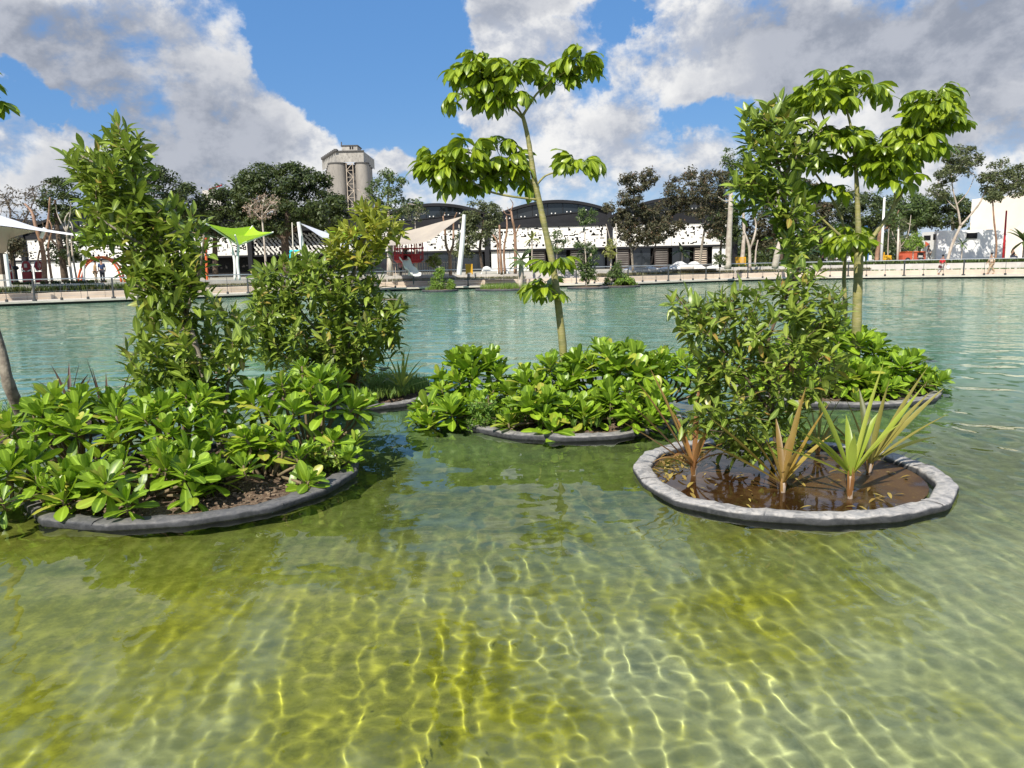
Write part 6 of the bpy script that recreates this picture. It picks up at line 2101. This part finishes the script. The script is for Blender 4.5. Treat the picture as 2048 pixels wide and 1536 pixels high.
def chair(label, px, Y, rz):
    c = FZ(px, 522, Y, TZ)
    t = thing('plastic_chair', label, 'chair', c, 'white plastic chairs')
    rt_ = Matrix.Rotation(rz, 3, 'Z')
    MB().box(c + UP * 0.43, (0.46, 0.46, 0.05), rt_).build('seat', M['white'], t)
    MB().box(c + UP * 0.68 + rt_ @ Vector((0, 0.22, 0)), (0.44, 0.04, 0.46), rt_).build('backrest', M['white'], t)
    for sx in (-1, 1):
        for sy in (-1, 1):
            MB().box(c + UP * 0.205 + rt_ @ Vector((sx * .2, sy * .2, 0)), (0.05, 0.05, 0.41), rt_).build('leg', M['white'], t)


chair('white plastic chair beside the seated people', 1654, 92, 0.3)
chair('white plastic chair near the red-brown street trunk', 1741, 84, 0.1)
chair('white plastic chair behind the person in the red shirt', 1697, 92, -0.4)


# ------------------------------------------------------------------ people


def skin_body(name, joints, edges, mat, parent, root=0, sub=1):
    me = bpy.data.meshes.new(name)
    base = parent.location if parent.parent is None else parent.location + parent.parent.location
    me.from_pydata([tuple(Vector(j[:3])) for j in joints], edges, [])
    me.materials.append(mat)
    o = link(name, me, parent)
    md = o.modifiers.new('skin', 'SKIN')
    md.use_smooth_shade = True
    sv = me.skin_vertices[0].data
    for i, j in enumerate(joints):
        r = j[3]
        sv[i].radius = r if isinstance(r, tuple) else (r, r)
        sv[i].use_root = (i == root)
    o.modifiers.new('subsurf', 'SUBSURF').levels = sub
    o.modifiers['subsurf'].render_levels = sub
    return o


PAINT = {}


def paint(c):
    if c not in PAINT:
        PAINT[c] = surf('cloth', c, None, rough=0.85)
    return PAINT[c]


def person(label, pos, face, pose, shirt, legs, hair=(0.015, 0.012, 0.01), height=1.66, skin=(0.34, 0.19, 0.12), long_hair=False):
    """pose: 'walk', 'stand' or 'sit'; face: heading in degrees (0 = towards +X)"""
    t = thing('person', label, 'person', pos, 'people across the pond')
    t.rotation_euler = (0, 0, R(face))
    k = height / 1.7
    hip = 0.92 * k if pose != 'sit' else 0.48 * k
    J = {}
    lean = 0.03
    J['pelvis'] = (0, 0, hip, 0.13 * k)
    J['waist'] = (lean * .5, 0, hip + .16 * k, 0.115 * k)
    J['chest'] = (lean, 0, hip + .36 * k, 0.135 * k)
    J['neck'] = (lean + .01, 0, hip + .53 * k, 0.052 * k)
    J['head0'] = (lean + .03, 0, hip + .62 * k, 0.078 * k)
    J['head1'] = (lean + .03, 0, hip + .74 * k, 0.086 * k)
    for s, nm in ((1, 'l'), (-1, 'r')):
        sw = s if pose == 'walk' else 0
        J['sh' + nm] = (lean, s * .17 * k, hip + .46 * k, 0.052 * k)
        if pose == 'sit':
            J['el' + nm] = (0.08, s * .22 * k, hip + .22 * k, 0.042 * k)
            J['wr' + nm] = (0.30, s * .14 * k, hip + .16 * k, 0.030 * k)
            J['ha' + nm] = (0.38, s * .12 * k, hip + .15 * k, 0.034 * k)
            J['hi' + nm] = (0.02, s * .09 * k, hip, 0.09 * k)
            J['kn' + nm] = (0.42 * k, s * .11 * k, hip + .02, 0.065 * k)
            J['an' + nm] = (0.40 * k, s * .10 * k, .08 * k, 0.042 * k)
            J['to' + nm] = (0.56 * k, s * .11 * k, .03 * k, 0.036 * k)
        else:
            J['el' + nm] = (-sw * .12, s * .215 * k, hip + .19 * k, 0.042 * k)
            J['wr' + nm] = (0.10 - sw * .16 if pose == 'walk' else .05, s * .22 * k, hip - .03 * k, 0.030 * k)
            J['ha' + nm] = (0.14 - sw * .18 if pose == 'walk' else .06, s * .215 * k, hip - .11 * k, 0.034 * k)
            J['hi' + nm] = (0, s * .085 * k, hip - .05, 0.092 * k)
            J['kn' + nm] = (sw * .20 + .03, s * .085 * k, hip * .53, 0.062 * k)
            J['an' + nm] = (sw * .30 - (.06 if sw < 0 else 0), s * .085 * k, .085 * k if sw >= 0 else .14 * k, 0.042 * k)
            J['to' + nm] = (sw * .30 + .14, s * .09 * k, .035 * k, 0.036 * k)
    E = [('pelvis', 'waist'), ('waist', 'chest'), ('chest', 'neck'), ('neck', 'head0'), ('head0', 'head1')]
    for nm in 'lr':
        E += [('chest', 'sh' + nm), ('sh' + nm, 'el' + nm), ('el' + nm, 'wr' + nm), ('wr' + nm, 'ha' + nm), ('pelvis', 'hi' + nm), ('hi' + nm, 'kn' + nm), ('kn' + nm, 'an' + nm), ('an' + nm, 'to' + nm)]

    def sub_body(name, keep, grow_, mat):
        ks = [q for q in J if q in keep]
        ix = {q: i for i, q in enumerate(ks)}
        return skin_body(name, [(*J[q][:3], J[q][3] * grow_ + (0.008 if grow_ > 1 else 0)) for q in ks], [(ix[a], ix[b]) for a, b in E if a in ix and b in ix], mat, t)

    sub_body('body', set(J), 1.0, paint(skin))
    sub_body('shirt', {'pelvis', 'waist', 'chest', 'shl', 'shr', 'ell', 'elr'}, 1.12, paint(shirt))
    sub_body('trousers', {'pelvis', 'hil', 'hir', 'knl', 'knr', 'anl', 'anr'}, 1.14, paint(legs))
    hx, hy, hz, hr = J['head1']
    hm = MB().ball((hx - .02, 0, hz + .012), (0.098 * k, 0.096 * k, 0.10 * k), 10, 8)
    if long_hair:
        hm.ball((hx - .09, 0, hz + .03), 0.05 * k, 8, 6)
    hm.build('hair', paint(hair), t, smooth=True, local=True)
    return t


pw = Vector((P(1874, 548, 66).x, 65.3, 0.255))
person('walking woman in a red top carrying bags on the far promenade', pw, 0, 'walk', (0.62, 0.015, 0.03), (0.50, 0.47, 0.44), height=1.62, long_hair=True)
bag = thing('shopping_bag', 'pale plastic bag carried by the woman in red', 'bag', pw + Vector((0.42, -0.15, 0.45)))
MB().lathe(pw + Vector((0.42, -0.15, 0.42)), [(0.02, 0), (0.14, 0.03), (0.15, 0.2), (0.08, 0.32), (0.03, 0.36)], 10).build('sack', M['white'], bag, smooth=True)
bag = thing('handbag', 'dark handbag hanging behind the woman in red', 'bag', pw + Vector((-0.25, -0.2, 0.62)))
MB().box(pw + Vector((-0.28, -0.22, 0.66)), (0.26, 0.1, 0.2), Matrix.Rotation(0.3, 3, 'Y')).build('sack', paint((0.06, 0.015, 0.015)), bag)
MB().tube([pw + Vector((-0.36, -.22, .74)), pw + Vector((-.12, -.2, 1.25)), pw + Vector((-0.2, -.22, .74))], 0.012, 4).build('strap', paint((0.06, 0.015, 0.015)), bag)
p2 = Vector((P(2000, 551, 62).x, 63.2, 0.255))
person('walking man in pale shirt and tan trousers on the far promenade', p2, 180, 'walk', (0.62, 0.50, 0.38), (0.40, 0.29, 0.18), height=1.68)
person('walking man in grey shirt in front of the white building', FZ(1857, 521, 80, TZ), 180, 'walk', (0.16, 0.17, 0.18), (0.24, 0.24, 0.23), height=1.72)
person('seated person in black with back to the wall near the red pole', FZ(2024, 522, 76, TZ), 0, 'sit', (0.015, 0.015, 0.018), (0.05, 0.06, 0.09))
person('seated person in a white shirt under the street trees', FZ(1674, 523, 90, TZ), 10, 'sit', (0.75, 0.74, 0.74), (0.03, 0.03, 0.04))
person('standing person in a red shirt by the thin green sapling', FZ(1682, 523, 89, TZ), 200, 'stand', (0.42, 0.01, 0.03), (0.03, 0.03, 0.05), height=1.55)
person('seated person in orange beside the white-shirted one', FZ(1664, 523, 91, TZ), 0, 'sit', (0.60, 0.13, 0.05), (0.02, 0.02, 0.02))
person('dark-clothed person seated near the white plastic chair', FZ(1645, 523, 92, TZ), 20, 'sit', (0.05, 0.055, 0.06), (0.10, 0.10, 0.11))
for k, (px, Y) in enumerate(((1647, 92.05), (1676, 90.05), (1666, 91.05))):
    pass
for k, (q, lab) in enumerate(((FZ(2024.5, 522, 76, TZ), 'pale low stool under the person in black'), (FZ(1674, 523, 90, TZ), 'pale stool under the person in the white shirt'), (FZ(1664, 523, 91, TZ), 'pale stool under the person in orange'), (FZ(1645, 523, 92, TZ), 'pale stool under the dark-clothed person'))):
    s = thing('stool', lab, 'seat', q, 'pale stools')
    MB().box(q + UP * 0.18, (0.36, 0.4, 0.36)).build('block', M['concrete'], s)
    MB().box(q + UP * 0.375, (0.4, 0.44, 0.03)).build('top', M['white'], s)
person('child in pink under the red play tower', FZ(802, 552, 61.4, TZ), 250, 'stand', (0.62, 0.22, 0.26), (0.05, 0.05, 0.07), height=1.15)
person('dark-clothed child standing in the red play tower at the slide top', Vector((P(811, 520, 61.4).x, 61.6, zb + 0.02)), 270, 'stand', (0.03, 0.03, 0.035), (0.02, 0.02, 0.03), height=1.2)
person('person in dark blue near the orange climbing arch', FZ(206, 562, 53, TZ), 120, 'stand', (0.03, 0.05, 0.12), (0.02, 0.02, 0.03), height=1.6)
person('person in brown near the orange climbing arch', FZ(192, 562, 53, TZ), 40, 'stand', (0.40, 0.25, 0.12), (0.30, 0.22, 0.14), height=1.5)
